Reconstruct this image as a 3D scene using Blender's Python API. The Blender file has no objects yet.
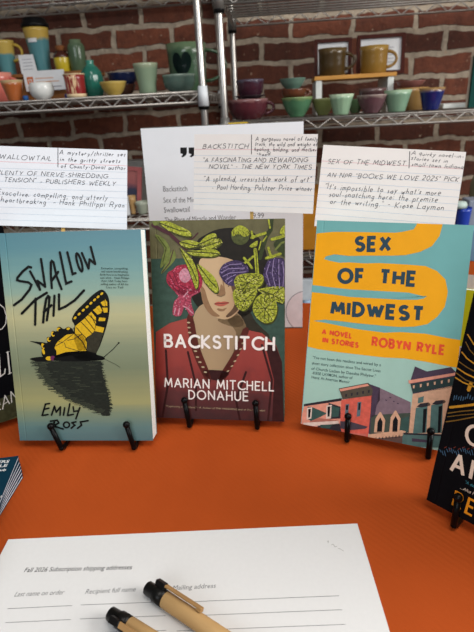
import bpy, bmesh, math, random
from mathutils import Vector, Matrix
random.seed(7)
SC = bpy.context.scene
COL = SC.collection
PI = math.pi

# ------------------------------------------------------------------ camera
FPX, PITCH, ROLL, CAMH = 496.92, 0.3978, 0.0552, 0.31
CX, CY = 237.0, 316.0
_R0 = Vector((1, 0, 0)); FWD = Vector((0, math.cos(PITCH), -math.sin(PITCH)))
_U0 = Vector((0, math.sin(PITCH), math.cos(PITCH)))
RGT = _R0 * math.cos(ROLL) - _U0 * math.sin(ROLL)
UPV = _U0 * math.cos(ROLL) + _R0 * math.sin(ROLL)
CAM = Vector((0, 0, CAMH))
cd = bpy.data.cameras.new('camera'); cam = bpy.data.objects.new('camera', cd); COL.objects.link(cam)
cam.matrix_world = Matrix(((RGT.x, UPV.x, -FWD.x, CAM.x), (RGT.y, UPV.y, -FWD.y, CAM.y),
                           (RGT.z, UPV.z, -FWD.z, CAM.z), (0, 0, 0, 1)))
cd.sensor_fit = 'HORIZONTAL'; cd.sensor_width = 36.0; cd.lens = 36.0 * FPX / 474.0
cd.clip_start = 0.01; cd.clip_end = 50
cd.dof.use_dof = True; cd.dof.focus_distance = 0.43; cd.dof.aperture_fstop = 18.0
SC.camera = cam

# ------------------------------------------------------------------ light
SC.view_settings.view_transform = 'Standard'; SC.view_settings.look = 'None'
SC.view_settings.gamma = 1.0; SC.view_settings.use_curve_mapping = False
SC.view_settings.exposure = 0.35
wd = bpy.data.worlds.new('room_light'); SC.world = wd; wd.use_nodes = True
wd.node_tree.nodes['Background'].inputs[0].default_value = (0.86, 0.92, 1.0, 1)
wd.node_tree.nodes['Background'].inputs[1].default_value = 0.10

def area(name, loc, target, sx, sy, power, col):
    l = bpy.data.lights.new(name, 'AREA'); l.shape = 'RECTANGLE'; l.size = sx; l.size_y = sy
    l.energy = power; l.color = col
    o = bpy.data.objects.new(name, l); COL.objects.link(o); o.location = loc
    o.rotation_euler = (Vector(target) - Vector(loc)).to_track_quat('-Z', 'Y').to_euler()
    return o
area('window_daylight', (2.2, -0.15, 1.2), (0.2, 0.85, 0.1), 1.5, 1.3, 56, (1.0, 0.97, 0.93))
area('ceiling_light', (0.35, -0.25, 1.95), (0.15, 0.35, 0.0), 1.4, 0.9, 19, (1.0, 0.955, 0.90))
area('front_fill', (-0.7, -1.5, 1.15), (0.0, 0.45, 0.1), 1.3, 1.0, 15, (0.90, 0.95, 1.0))  # added fill lamp behind the camera, brightens upright covers and cards; no window modelled

# ------------------------------------------------------------------ coordinates
def ray(px, py):
    return FWD + RGT * ((px - CX) / FPX) + UPV * ((CY - py) / FPX)
def on_z(px, py, z):
    d = ray(px, py); return CAM + d * ((z - CAMH) / d.z)
RYAW = -0.10
RX = Vector((math.cos(RYAW), math.sin(RYAW), 0)); RY = Vector((-math.sin(RYAW), math.cos(RYAW), 0))
def room(x, y, z): return RX * x + RY * y + Vector((0, 0, z))
def on_Y(px, py, Y):
    d = ray(px, py); return CAM + d * (Y / d.dot(RY))
def at_col(px, Y, z):
    """the point at room depth Y and height z that lies in pixel column px"""
    n = RGT * FPX - FWD * (px - CX); b = room(0, Y, z) - CAM
    return room(-(b.dot(n)) / (RX.dot(n)), Y, z)
def mpp(P): return (P - CAM).dot(FWD) / FPX
def rx_of(P): return P.dot(RX)

# ------------------------------------------------------------------ materials
def lin(c):
    return tuple(((v / 255) / 12.92 if v / 255 <= 0.04045 else ((v / 255 + 0.055) / 1.055) ** 2.4) for v in c)
_M = {}
def mat(name, rgb, rough=0.5, metal=0.0, var=0.08, scale=60.0, bump=0.0, bscale=200.0, spec=0.14, stretch=(1, 1, 1)):
    if name in _M: return _M[name]
    m = bpy.data.materials.new(name); m.use_nodes = True; nt = m.node_tree; b = nt.nodes['Principled BSDF']
    c = lin(rgb)
    b.inputs['Roughness'].default_value = rough; b.inputs['Metallic'].default_value = metal
    b.inputs['Specular IOR Level'].default_value = spec
    tc = nt.nodes.new('ShaderNodeTexCoord'); mp = nt.nodes.new('ShaderNodeMapping'); mp.inputs['Scale'].default_value = stretch
    nt.links.new(tc.outputs['Object'], mp.inputs[0])
    nz = nt.nodes.new('ShaderNodeTexNoise'); nz.inputs['Scale'].default_value = scale; nz.inputs['Detail'].default_value = 3
    nt.links.new(mp.outputs[0], nz.inputs['Vector'])
    rp = nt.nodes.new('ShaderNodeValToRGB')
    rp.color_ramp.elements[0].position = 0.3; rp.color_ramp.elements[1].position = 0.7
    rp.color_ramp.elements[0].color = tuple(v * (1 - var) for v in c) + (1,)
    rp.color_ramp.elements[1].color = tuple(min(1, v * (1 + var)) for v in c) + (1,)
    nt.links.new(nz.outputs['Fac'], rp.inputs[0]); nt.links.new(rp.outputs[0], b.inputs['Base Color'])
    if bump:
        n2 = nt.nodes.new('ShaderNodeTexNoise'); n2.inputs['Scale'].default_value = bscale
        nt.links.new(mp.outputs[0], n2.inputs['Vector'])
        bp = nt.nodes.new('ShaderNodeBump'); bp.inputs['Strength'].default_value = bump; bp.inputs['Distance'].default_value = 0.002
        nt.links.new(n2.outputs['Fac'], bp.inputs['Height']); nt.links.new(bp.outputs[0], b.inputs['Normal'])
    _M[name] = m
    return m
def mat_ramp(name, stops, z0, z1, rough=0.3, noise=0.0, nscale=40.0, nstretch=(1, 1, 1), axis='Z', bump=0.0):
    """colour bands along an object axis (glaze bands, a printed gradient)"""
    if name in _M: return _M[name]
    m = bpy.data.materials.new(name); m.use_nodes = True; nt = m.node_tree; b = nt.nodes['Principled BSDF']
    b.inputs['Roughness'].default_value = rough
    tc = nt.nodes.new('ShaderNodeTexCoord'); sp = nt.nodes.new('ShaderNodeSeparateXYZ')
    nt.links.new(tc.outputs['Object'], sp.inputs[0])
    mr = nt.nodes.new('ShaderNodeMapRange'); mr.inputs['From Min'].default_value = z0; mr.inputs['From Max'].default_value = z1
    nt.links.new(sp.outputs[axis], mr.inputs['Value'])
    mp = nt.nodes.new('ShaderNodeMapping'); mp.inputs['Scale'].default_value = nstretch
    nt.links.new(tc.outputs['Object'], mp.inputs[0])
    nz = nt.nodes.new('ShaderNodeTexNoise'); nz.inputs['Scale'].default_value = nscale; nz.inputs['Detail'].default_value = 4
    nt.links.new(mp.outputs[0], nz.inputs['Vector'])
    ms = nt.nodes.new('ShaderNodeMath'); ms.operation = 'SUBTRACT'; ms.inputs[1].default_value = 0.5
    nt.links.new(nz.outputs['Fac'], ms.inputs[0])
    ml = nt.nodes.new('ShaderNodeMath'); ml.operation = 'MULTIPLY_ADD'; ml.inputs[1].default_value = noise
    nt.links.new(ms.outputs[0], ml.inputs[0]); nt.links.new(mr.outputs[0], ml.inputs[2])
    rp = nt.nodes.new('ShaderNodeValToRGB'); el = rp.color_ramp.elements
    while len(el) < len(stops): el.new(0.5)
    for e, (p, c) in zip(el, sorted(stops, key=lambda s: s[0])):
        e.position = p; e.color = lin(c) + (1,)
    nt.links.new(ml.outputs[0], rp.inputs[0]); nt.links.new(rp.outputs[0], b.inputs['Base Color'])
    if bump:
        bp = nt.nodes.new('ShaderNodeBump'); bp.inputs['Strength'].default_value = bump; bp.inputs['Distance'].default_value = 0.003
        nt.links.new(nz.outputs['Fac'], bp.inputs['Height']); nt.links.new(bp.outputs[0], b.inputs['Normal'])
    _M[name] = m
    return m

# ------------------------------------------------------------------ objects
def tag(o, label=None, cat=None, group=None, kind=None):
    if label: o['label'] = label
    if cat: o['category'] = cat
    if group: o['group'] = group
    if kind: o['kind'] = kind
    return o
def empty(name, M, label=None, cat=None, group=None):
    o = bpy.data.objects.new(name, None); COL.objects.link(o); o.empty_display_size = 0.02
    if isinstance(M, Vector): M = Matrix.Translation(M) @ Matrix.Rotation(RYAW, 4, 'Z')
    o.matrix_world = M
    return tag(o, label, cat, group)
def link(name, me, parent=None, M=None):
    o = bpy.data.objects.new(name, me); COL.objects.link(o)
    if parent is not None: o.parent = parent
    if M is not None:
        if isinstance(M, Vector): M = Matrix.Translation(M) @ Matrix.Rotation(RYAW, 4, 'Z')
        if parent is not None: o.matrix_local = M
        else: o.matrix_world = M
    return o
class MB:
    """collects shapes into ONE mesh"""
    def __init__(s): s.bm = bmesh.new(); s.mats = []
    def mi(s, m):
        if m not in s.mats: s.mats.append(m)
        return s.mats.index(m)
    def face(s, pts, m, smooth=False):
        vs = [s.bm.verts.new(p) for p in pts]
        f = s.bm.faces.new(vs); f.material_index = s.mi(m); f.smooth = smooth; return f
    def box(s, a, b, m, M=None, bevel=0.0):
        x0, y0, z0 = a; x1, y1, z1 = b
        P = [(x0, y0, z0), (x1, y0, z0), (x1, y1, z0), (x0, y1, z0), (x0, y0, z1), (x1, y0, z1), (x1, y1, z1), (x0, y1, z1)]
        P = [Vector(p) if M is None else M @ Vector(p) for p in P]
        vs = [s.bm.verts.new(p) for p in P]; i = s.mi(m); fs = []
        for q in ((0, 3, 2, 1), (4, 5, 6, 7), (0, 1, 5, 4), (1, 2, 6, 5), (2, 3, 7, 6), (3, 0, 4, 7)):
            f = s.bm.faces.new([vs[k] for k in q]); f.material_index = i; fs.append(f)
        if bevel:
            es = list({e for f in fs for e in f.edges})
            bmesh.ops.bevel(s.bm, geom=es, offset=bevel, segments=2, affect='EDGES', profile=0.5)
        return s
    def prism(s, pts2, y0, y1, m):
        """outline in local XZ extruded in Y"""
        n = len(pts2); i = s.mi(m)
        A = [s.bm.verts.new((x, y0, z)) for x, z in pts2]; B = [s.bm.verts.new((x, y1, z)) for x, z in pts2]
        s.bm.faces.new(A).material_index = i; s.bm.faces.new(B[::-1]).material_index = i
        for k in range(n):
            f = s.bm.faces.new((A[k], B[k], B[(k + 1) % n], A[(k + 1) % n])); f.material_index = i
        return s
    def tube(s, pts, r, m, n=6, caps=True, closed=False):
        pts = [Vector(p) for p in pts]; rs = r if isinstance(r, (list, tuple)) else [r] * len(pts)
        rings = []; N = len(pts); prev = None; i = s.mi(m)
        for k, p in enumerate(pts):
            if closed: t = pts[(k + 1) % N] - pts[k - 1]
            else: t = pts[min(k + 1, N - 1)] - pts[max(k - 1, 0)]
            t.normalize()
            if prev is None:
                u = t.orthogonal().normalized()
            else:
                u = (prev - t * prev.dot(t)); u = u.normalized() if u.length > 1e-6 else t.orthogonal().normalized()
            prev = u; v = t.cross(u)
            rings.append([s.bm.verts.new(p + (u * math.cos(2 * PI * a / n) + v * math.sin(2 * PI * a / n)) * rs[k]) for a in range(n)])
        for k in range(N if closed else N - 1):
            A = rings[k]; B = rings[(k + 1) % N]
            for a in range(n):
                f = s.bm.faces.new((A[a], A[(a + 1) % n], B[(a + 1) % n], B[a])); f.smooth = True; f.material_index = i
        if caps and not closed:
            s.bm.faces.new(rings[0][::-1]).material_index = i; s.bm.faces.new(rings[-1]).material_index = i
        return s
    def lathe(s, prof, m, n=32, c=(0, 0, 0), lobes=0, amp=0.0):
        i = s.mi(m); rings = []; c = Vector(c)
        for r, z in prof:
            if r < 1e-6: rings.append([s.bm.verts.new(c + Vector((0, 0, z)))])
            else:
                rings.append([s.bm.verts.new(c + Vector((r * (1 + amp * math.cos(lobes * 2 * PI * a / n)) * math.cos(2 * PI * a / n),
                              r * (1 + amp * math.cos(lobes * 2 * PI * a / n)) * math.sin(2 * PI * a / n), z))) for a in range(n)])
        for A, B in zip(rings, rings[1:]):
            if len(A) == 1 and len(B) == 1: continue
            for a in range(n):
                if len(A) == 1: f = s.bm.faces.new((A[0], B[(a + 1) % n], B[a]))
                elif len(B) == 1: f = s.bm.faces.new((A[a], A[(a + 1) % n], B[0]))
                else: f = s.bm.faces.new((A[a], A[(a + 1) % n], B[(a + 1) % n], B[a]))
                f.smooth = True; f.material_index = i
        return s
    def ball(s, c, r, m, n=12, k=8):
        return s.lathe([(max(0.0, r * math.sin(PI * j / k)) if 0 < j < k else 0.0, -r * math.cos(PI * j / k)) for j in range(k + 1)], m, n, c)
    def build(s, name, parent=None, M=None):
        bmesh.ops.recalc_face_normals(s.bm, faces=s.bm.faces[:])
        me = bpy.data.meshes.new(name); s.bm.to_mesh(me); s.bm.free()
        for m in s.mats: me.materials.append(m)
        return link(name, me, parent, M)

# ------------------------------------------------------------------ lettering
def _el(cx, cy, rx, ry, a0=0, a1=360, n=14):
    return [(cx + rx * math.cos(math.radians(a0 + (a1 - a0) * k / n)), cy + ry * math.sin(math.radians(a0 + (a1 - a0) * k / n))) for k in range(n + 1)]
SF = {
 'A': (.74, [[(0, 0), (.37, 1), (.74, 0)], [(.13, .33), (.61, .33)]]),
 'B': (.58, [[(0, 0), (0, 1), (.3, 1)] + _el(.3, .76, .22, .24, 90, -90, 8) + [(0, .52)], [(.3, .52)] + _el(.32, .26, .26, .26, 90, -90, 8) + [(0, 0)]]),
 'C': (.72, [_el(.5, .5, .5, .5, 48, 312)]),
 'D': (.66, [[(0, 0), (0, 1), (.2, 1)] + _el(.2, .5, .46, .5, 90, -90, 10) + [(0, 0)]]),
 'E': (.5, [[(.5, 1), (0, 1), (0, 0), (.5, 0)], [(0, .52), (.44, .52)]]),
 'F': (.48, [[(.48, 1), (0, 1), (0, 0)], [(0, .5), (.42, .5)]]),
 'G': (.8, [_el(.5, .5, .5, .5, 48, 350) + [(.98, .44), (.55, .44)]]),
 'H': (.62, [[(0, 0), (0, 1)], [(.62, 0), (.62, 1)], [(0, .52), (.62, .52)]]),
 'I': (.02, [[(0, 0), (0, 1)]]),
 'J': (.4, [[(.4, 1), (.4, .2)] + _el(.2, .2, .2, .2, 0, -170, 6)]),
 'K': (.58, [[(0, 0), (0, 1)], [(.55, 1), (.03, .45), (.58, 0)]]),
 'L': (.46, [[(0, 1), (0, 0), (.46, 0)]]),
 'M': (.86, [[(0, 0), (.1, 1), (.43, .2), (.76, 1), (.86, 0)]]),
 'N': (.68, [[(0, 0), (0, 1), (.68, 0), (.68, 1)]]),
 'O': (.96, [_el(.48, .5, .48, .5, 90, 450, 18)]),
 'P': (.54, [[(0, 0), (0, 1), (.28, 1)] + _el(.28, .73, .26, .27, 90, -90, 8) + [(0, .46)]]),
 'Q': (.96, [_el(.48, .5, .48, .5, 90, 450, 18), [(.58, .3), (.95, -.05)]]),
 'R': (.58, [[(0, 0), (0, 1), (.3, 1)] + _el(.3, .74, .25, .26, 90, -90, 8) + [(0, .48)], [(.28, .48), (.58, 0)]]),
 'S': (.54, [_el(.27, .76, .25, .24, 35, 260, 9) + _el(.27, .26, .27, .26, 80, -150, 9)]),
 'T': (.6, [[(0, 1), (.6, 1)], [(.3, 1), (.3, 0)]]),
 'U': (.62, [[(0, 1), (0, .3)] + _el(.31, .3, .31, .3, 180, 360, 8) + [(.62, 1)]]),
 'V': (.7, [[(0, 1), (.35, 0), (.7, 1)]]),
 'W': (1.0, [[(0, 1), (.26, 0), (.5, .85), (.74, 0), (1, 1)]]),
 'X': (.64, [[(0, 0), (.62, 1)], [(.02, 1), (.64, 0)]]),
 'Y': (.64, [[(0, 1), (.32, .48), (.64, 1)], [(.32, .48), (.32, 0)]]),
 'Z': (.6, [[(0, 1), (.6, 1), (0, 0), (.6, 0)]]),
 'a': (.42, [_el(.2, .25, .2, .25, 60, 400, 9) + [(.4, .5), (.4, .05), (.46, 0)]]),
 'b': (.4, [[(0, 1), (0, 0)], _el(.2, .25, .2, .25, 180, -170, 9)]),
 'c': (.36, [_el(.2, .25, .2, .25, 50, 310, 8)]),
 'd': (.42, [_el(.2, .25, .2, .25, 40, 360, 9), [(.42, 1), (.4, 0)]]),
 'e': (.38, [[(.02, .25), (.38, .28)] + _el(.2, .25, .19, .25, 15, 310, 9)]),
 'f': (.3, [_el(.3, .85, .15, .15, 60, 180, 5) + [(.15, 0)], [(0, .5), (.3, .5)]]),
 'g': (.4, [_el(.2, .25, .2, .25, 40, 360, 9), [(.4, .5), (.38, -.2)] + _el(.2, -.2, .18, .18, 0, -150, 5)]),
 'h': (.4, [[(0, 1), (0, 0)], [(0, .3)] + _el(.2, .32, .18, .18, 160, 0, 5) + [(.38, 0)]]),
 'i': (.08, [[(.03, .5), (.03, 0)], [(.04, .72), (.06, .76)]]),
 'j': (.15, [[(.12, .5), (.1, -.3), (-.05, -.3)], [(.13, .72), (.15, .76)]]),
 'k': (.36, [[(0, 1), (0, 0)], [(.32, .5), (.02, .22), (.36, 0)]]),
 'l': (.1, [[(.05, 1), (.03, .05), (.1, 0)]]),
 'm': (.62, [[(0, .5), (0, 0)], [(0, .3)] + _el(.15, .34, .14, .16, 160, 0, 5) + [(.29, 0)], [(.3, .3)] + _el(.45, .34, .14, .16, 160, 0, 5) + [(.6, 0)]]),
 'n': (.38, [[(0, .5), (0, 0)], [(0, .3)] + _el(.18, .32, .17, .18, 160, 0, 5) + [(.36, 0)]]),
 'o': (.4, [_el(.2, .25, .2, .25, 90, 450, 10)]),
 'p': (.4, [[(0, .5), (0, -.4)], _el(.2, .25, .2, .25, 180, -170, 9)]),
 'q': (.4, [_el(.2, .25, .2, .25, 40, 360, 9), [(.4, .5), (.4, -.4)]]),
 'r': (.28, [[(0, .5), (0, 0)], [(0, .28), (.12, .48), (.28, .46)]]),
 's': (.3, [[(.28, .45), (.1, .48), (.05, .34), (.26, .2), (.22, .03), (0, .04)]]),
 't': (.28, [[(.14, .85), (.12, .05), (.26, .02)], [(0, .55), (.28, .55)]]),
 'u': (.4, [[(0, .5), (0, .18)] + _el(.18, .18, .18, .18, 180, 350, 5) + [(.38, .5)], [(.38, .5), (.4, 0)]]),
 'v': (.36, [[(0, .5), (.18, 0), (.36, .5)]]),
 'w': (.56, [[(0, .5), (.14, 0), (.28, .42), (.42, 0), (.56, .5)]]),
 'x': (.36, [[(0, 0), (.36, .5)], [(0, .5), (.36, 0)]]),
 'y': (.38, [[(0, .5), (.18, .05)], [(.38, .5), (.05, -.4)]]),
 'z': (.36, [[(0, .5), (.34, .5), (0, 0), (.36, 0)]]),
 '0': (.5, [_el(.25, .5, .25, .5, 90, 450, 12)]), '2': (.48, [_el(.24, .75, .23, .25, 160, -30, 7) + [(0, 0), (.48, 0)]]),
 '5': (.46, [[(.44, 1), (.06, 1), (.03, .56)] + _el(.2, .3, .26, .3, 110, -140, 8)]), '6': (.5, [[(.4, 1), (.05, .4)] + _el(.25, .27, .25, .27, 150, -200, 10)]),
 '9': (.5, [[(.1, 0), (.45, .6)] + _el(.25, .73, .25, .27, -30, 330, 10)]),
 '.': (.06, [[(0, 0), (.05, .04)]]), ',': (.06, [[(.04, .05), (0, -.15)]]), '-': (.3, [[(0, .36), (.3, .36)]]),
 '"': (.18, [[(0, 1), (-.02, .8)], [(.15, 1), (.13, .8)]]), "'": (.05, [[(.03, 1), (0, .8)]]), ':': (.06, [[(0, .05), (.04, .08)], [(0, .42), (.04, .45)]]),
 '/': (.3, [[(0, -.1), (.3, 1)]]), ' ': (.3, []),
}
def stroke_text(s, gap=.22, slant=0.0, jit=0.0):
    x = 0; out = []
    for ch in s:
        w, st = SF.get(ch, SF[' '])
        dy = random.uniform(-jit, jit); k = 1 + random.uniform(-jit, jit)
        for pl in st:
            out.append([(x + px * k + slant * py + random.uniform(-jit, jit) * .35, py * k + dy + random.uniform(-jit, jit) * .35) for px, py in pl])
        x += w * k + gap
    return out, x - gap
_fc = {}
def font_text(s, bold=0.0, shear=0.0):
    key = (s, bold, shear)
    if key in _fc: return _fc[key]
    cu = bpy.data.curves.new('lettering', 'FONT'); cu.body = s; cu.size = 1.0; cu.offset = bold; cu.shear = shear; cu.resolution_u = 3
    o = bpy.data.objects.new('lettering', cu); COL.objects.link(o)
    dg = bpy.context.evaluated_depsgraph_get(); ev = o.evaluated_get(dg); me = ev.to_mesh()
    V = [(v.co.x, v.co.y) for v in me.vertices]; Fc = [tuple(p.vertices) for p in me.polygons]
    ev.to_mesh_clear(); bpy.data.objects.remove(o); bpy.data.curves.remove(cu)
    x0 = min(v[0] for v in V); x1 = max(v[0] for v in V)
    _fc[key] = ([((x - x0), y) for x, y in V], Fc, x1 - x0)
    return _fc[key]
def clip_poly(P, w, h):
    def cut(P, ins, X):
        out = []
        for k in range(len(P)):
            a, b = P[k - 1], P[k]
            if ins(b):
                if not ins(a): out.append(X(a, b))
                out.append(b)
            elif ins(a): out.append(X(a, b))
        return out
    def ix(c): return lambda a, b: (c, a[1] + (b[1] - a[1]) * (c - a[0]) / (b[0] - a[0]))
    def iy(c): return lambda a, b: (a[0] + (b[0] - a[0]) * (c - a[1]) / (b[1] - a[1]), c)
    for ins, X in ((lambda p: p[0] >= 0, ix(0)), (lambda p: p[0] <= w, ix(w)), (lambda p: p[1] >= 0, iy(0)), (lambda p: p[1] <= h, iy(h))):
        if P: P = cut(P, ins, X)
    return P
class Print:
    """flat printing on the face of a sheet or cover (local X right, Z up, face at Y=0; or face up for a sheet lying down)"""
    STEP = 0.00005
    def __init__(s, mb, o, X, Z, w, h):
        s.mb = mb; s.o = Vector(o); s.X = Vector(X); s.Z = Vector(Z); s.n = s.X.cross(s.Z); s.w = w; s.h = h   # n = away from the viewer... sign fixed below
        if s.n.dot(CAM - s.o) < 0: s.n = -s.n
    def uv(s, p):
        d = ray(*p); t = (s.o - CAM).dot(s.n) / d.dot(s.n); P = CAM + d * t - s.o
        return (P.dot(s.X), P.dot(s.Z))
    def put(s, u, v, layer): return (u - s.w / 2, -s.STEP * layer, v)
    def polyuv(s, P, m, layer):
        P = clip_poly(P, s.w, s.h)
        Q = []
        for p in P:
            if not Q or (abs(p[0] - Q[-1][0]) + abs(p[1] - Q[-1][1])) > 1e-7: Q.append(p)
        if len(Q) > 2 and (abs(Q[0][0] - Q[-1][0]) + abs(Q[0][1] - Q[-1][1])) < 1e-7: Q.pop()
        if len(Q) > 2: s.mb.face([s.put(u, v, layer) for u, v in Q], m)
    def poly(s, P, m, layer): s.polyuv([s.uv(p) for p in P], m, layer)
    def strokeuv(s, P, w, m, layer, cap=True):
        Q = [P[0]]
        for p in P[1:]:
            if math.hypot(p[0] - Q[-1][0], p[1] - Q[-1][1]) > 1e-6: Q.append(p)
        if len(Q) < 2: return
        for k in range(1, len(Q) - 1):
            ux, uy = Q[k][0] - Q[k - 1][0], Q[k][1] - Q[k - 1][1]; vx, vy = Q[k + 1][0] - Q[k][0], Q[k + 1][1] - Q[k][1]
            if ux * vx + uy * vy < -.25 * math.hypot(ux, uy) * math.hypot(vx, vy):      # a sharp turn of the pen: two strokes
                s.strokeuv(Q[:k + 1], w, m, layer, cap); s.strokeuv(Q[k:], w, m, layer, cap); return
        s.k = (getattr(s, 'k', 0) + 1) % 7; layer = layer + .08 * s.k
        closed = len(Q) > 3 and math.hypot(Q[0][0] - Q[-1][0], Q[0][1] - Q[-1][1]) < 1e-6
        D = []
        for p, q in zip(Q, Q[1:]):
            L = math.hypot(q[0] - p[0], q[1] - p[1]); D.append(((q[0] - p[0]) / L, (q[1] - p[1]) / L))
        Lf, Rt = [], []
        for k in range(len(Q)):
            d0 = D[k - 1] if k > 0 else (D[-1] if closed else D[0]); d1 = D[k] if k < len(D) else (D[0] if closed else D[-1])
            nx, ny = -(d0[1] + d1[1]), d0[0] + d1[0]; n = math.hypot(nx, ny)
            if n < .35: nx, ny, sc = -d0[1], d0[0], 1.0
            else: nx, ny = nx / n, ny / n; sc = min(1.9, 2 / n)
            o = w / 2 * sc; p = Q[k]; Lf.append((p[0] + nx * o, p[1] + ny * o)); Rt.append((p[0] - nx * o, p[1] - ny * o))
        for k in range(len(Q) - 1): s.polyuv([Lf[k], Rt[k], Rt[k + 1], Lf[k + 1]], m, layer)
        if cap and not closed and w > 0.0005:
            for p, d, sg in ((Q[0], D[0], -1), (Q[-1], D[-1], 1)):
                a0 = math.atan2(d[1], d[0]) - PI / 2 if sg > 0 else math.atan2(d[1], d[0]) + PI / 2
                s.polyuv([(p[0] + w / 2 * math.cos(a0 + PI * q / 5), p[1] + w / 2 * math.sin(a0 + PI * q / 5)) for q in range(6)], m, layer)
    def blob(s, P, m, layer):
        """organic outline: closed Catmull-Rom through the points"""
        n = len(P); Q = []
        for k in range(n):
            p0, p1, p2, p3 = P[k - 1], P[k], P[(k + 1) % n], P[(k + 2) % n]
            for t in (0, .33, .67):
                Q.append(tuple(.5 * (2 * p1[i] + (p2[i] - p0[i]) * t + (2 * p0[i] - 5 * p1[i] + 4 * p2[i] - p3[i]) * t * t + (3 * p1[i] - p0[i] - 3 * p2[i] + p3[i]) * t ** 3) for i in (0, 1)))
        s.poly(Q, m, layer); return Q
    def stitches(s, P, m, layer, n, L, wd, ang=None):
        """short yarn dashes scattered inside an outline"""
        xs = [p[0] for p in P]; ys = [p[1] for p in P]; k = 0; tr = 0
        while k < n and tr < n * 12:
            tr += 1; x = random.uniform(min(xs), max(xs)); y = random.uniform(min(ys), max(ys)); ins = False
            for a, b in zip(P, P[1:] + P[:1]):
                if (a[1] > y) != (b[1] > y) and x < (b[0] - a[0]) * (y - a[1]) / (b[1] - a[1]) + a[0]: ins = not ins
            if ins:
                q = random.uniform(0, PI) if ang is None else ang + random.uniform(-.4, .4)
                s.stroke([(x, y), (x + L * math.cos(q), y + L * math.sin(q))], wd, m, layer, False); k += 1
    def stroke(s, P, wpx, m, layer, cap=True):
        U = [s.uv(p) for p in P]; q = s.uv((P[0][0] + 1, P[0][1])); k = math.hypot(q[0] - U[0][0], q[1] - U[0][1])
        s.strokeuv(U, wpx * k, m, layer, cap)
    def dot(s, c, rx, ry, m, layer, rot=0.0):
        s.poly([(c[0] + rx * math.cos(a) * math.cos(rot) - ry * math.sin(a) * math.sin(rot), c[1] + rx * math.cos(a) * math.sin(rot) + ry * math.sin(a) * math.cos(rot))
                for a in [2 * PI * k / 14 for k in range(14)]], m, layer)
    def frame(s, p0, p1, hpx):
        a = s.uv(p0); b = s.uv(p1); L = math.hypot(b[0] - a[0], b[1] - a[1]); ex = ((b[0] - a[0]) / L, (b[1] - a[1]) / L); ey = (-ex[1], ex[0])
        q = s.uv((p0[0], p0[1] - hpx)); H = abs((q[0] - a[0]) * ey[0] + (q[1] - a[1]) * ey[1])
        return a, L, ex, ey, H
    def letters(s, txt, p0, p1, hpx, wpx, m, layer, gap=.22, slant=0.0, jit=0.0, cap=True):
        a, L, ex, ey, H = s.frame(p0, p1, hpx); pl, W = stroke_text(txt, gap, slant, jit)
        q = s.uv((p0[0] + 1, p0[1])); k = math.hypot(q[0] - a[0], q[1] - a[1])
        for P in pl:
            s.strokeuv([(a[0] + ex[0] * x * L / W + ey[0] * y * H, a[1] + ex[1] * x * L / W + ey[1] * y * H) for x, y in P], wpx * k, m, layer, cap)
    def type(s, txt, p0, p1, hpx, m, layer, bold=0.0, shear=0.0):
        a, L, ex, ey, H = s.frame(p0, p1, hpx); V, Fc, W = font_text(txt, bold, shear); kx = L / W; ky = H / 0.70
        i = s.mb.mi(m)
        U = [(a[0] + ex[0] * x * kx + ey[0] * y * ky, a[1] + ex[1] * x * kx + ey[1] * y * ky) for x, y in V]
        if any(u < -1e-4 or u > s.w + 1e-4 or v < -1e-4 or v > s.h + 1e-4 for u, v in U):
            for f in Fc: s.polyuv([U[k] for k in f], m, layer)
            return
        vs = [s.mb.bm.verts.new(s.put(u, v, layer)) for u, v in U]
        for f in Fc:
            try: s.mb.bm.faces.new([vs[k] for k in f]).material_index = i
            except ValueError: pass
def T(x0, y0, k=6.0): return lambda *pts: [(x0 + a / k, y0 + b / k) for a, b in pts]
def lean_frame(o, yaw, lean, tw=0.0):
    X = Vector((math.cos(yaw), math.sin(yaw), 0)); Z = Vector((-math.sin(yaw) * math.sin(lean), math.cos(yaw) * math.sin(lean), math.cos(lean)))
    X, Z = X * math.cos(tw) + Z * math.sin(tw), Z * math.cos(tw) - X * math.sin(tw)
    Y = Z.cross(X); o = Vector(o)
    return Matrix(((X.x, Y.x, Z.x, o.x), (X.y, Y.y, Z.y, o.y), (X.z, Y.z, Z.z, o.z), (0, 0, 0, 1))), X, Y, Z

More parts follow.
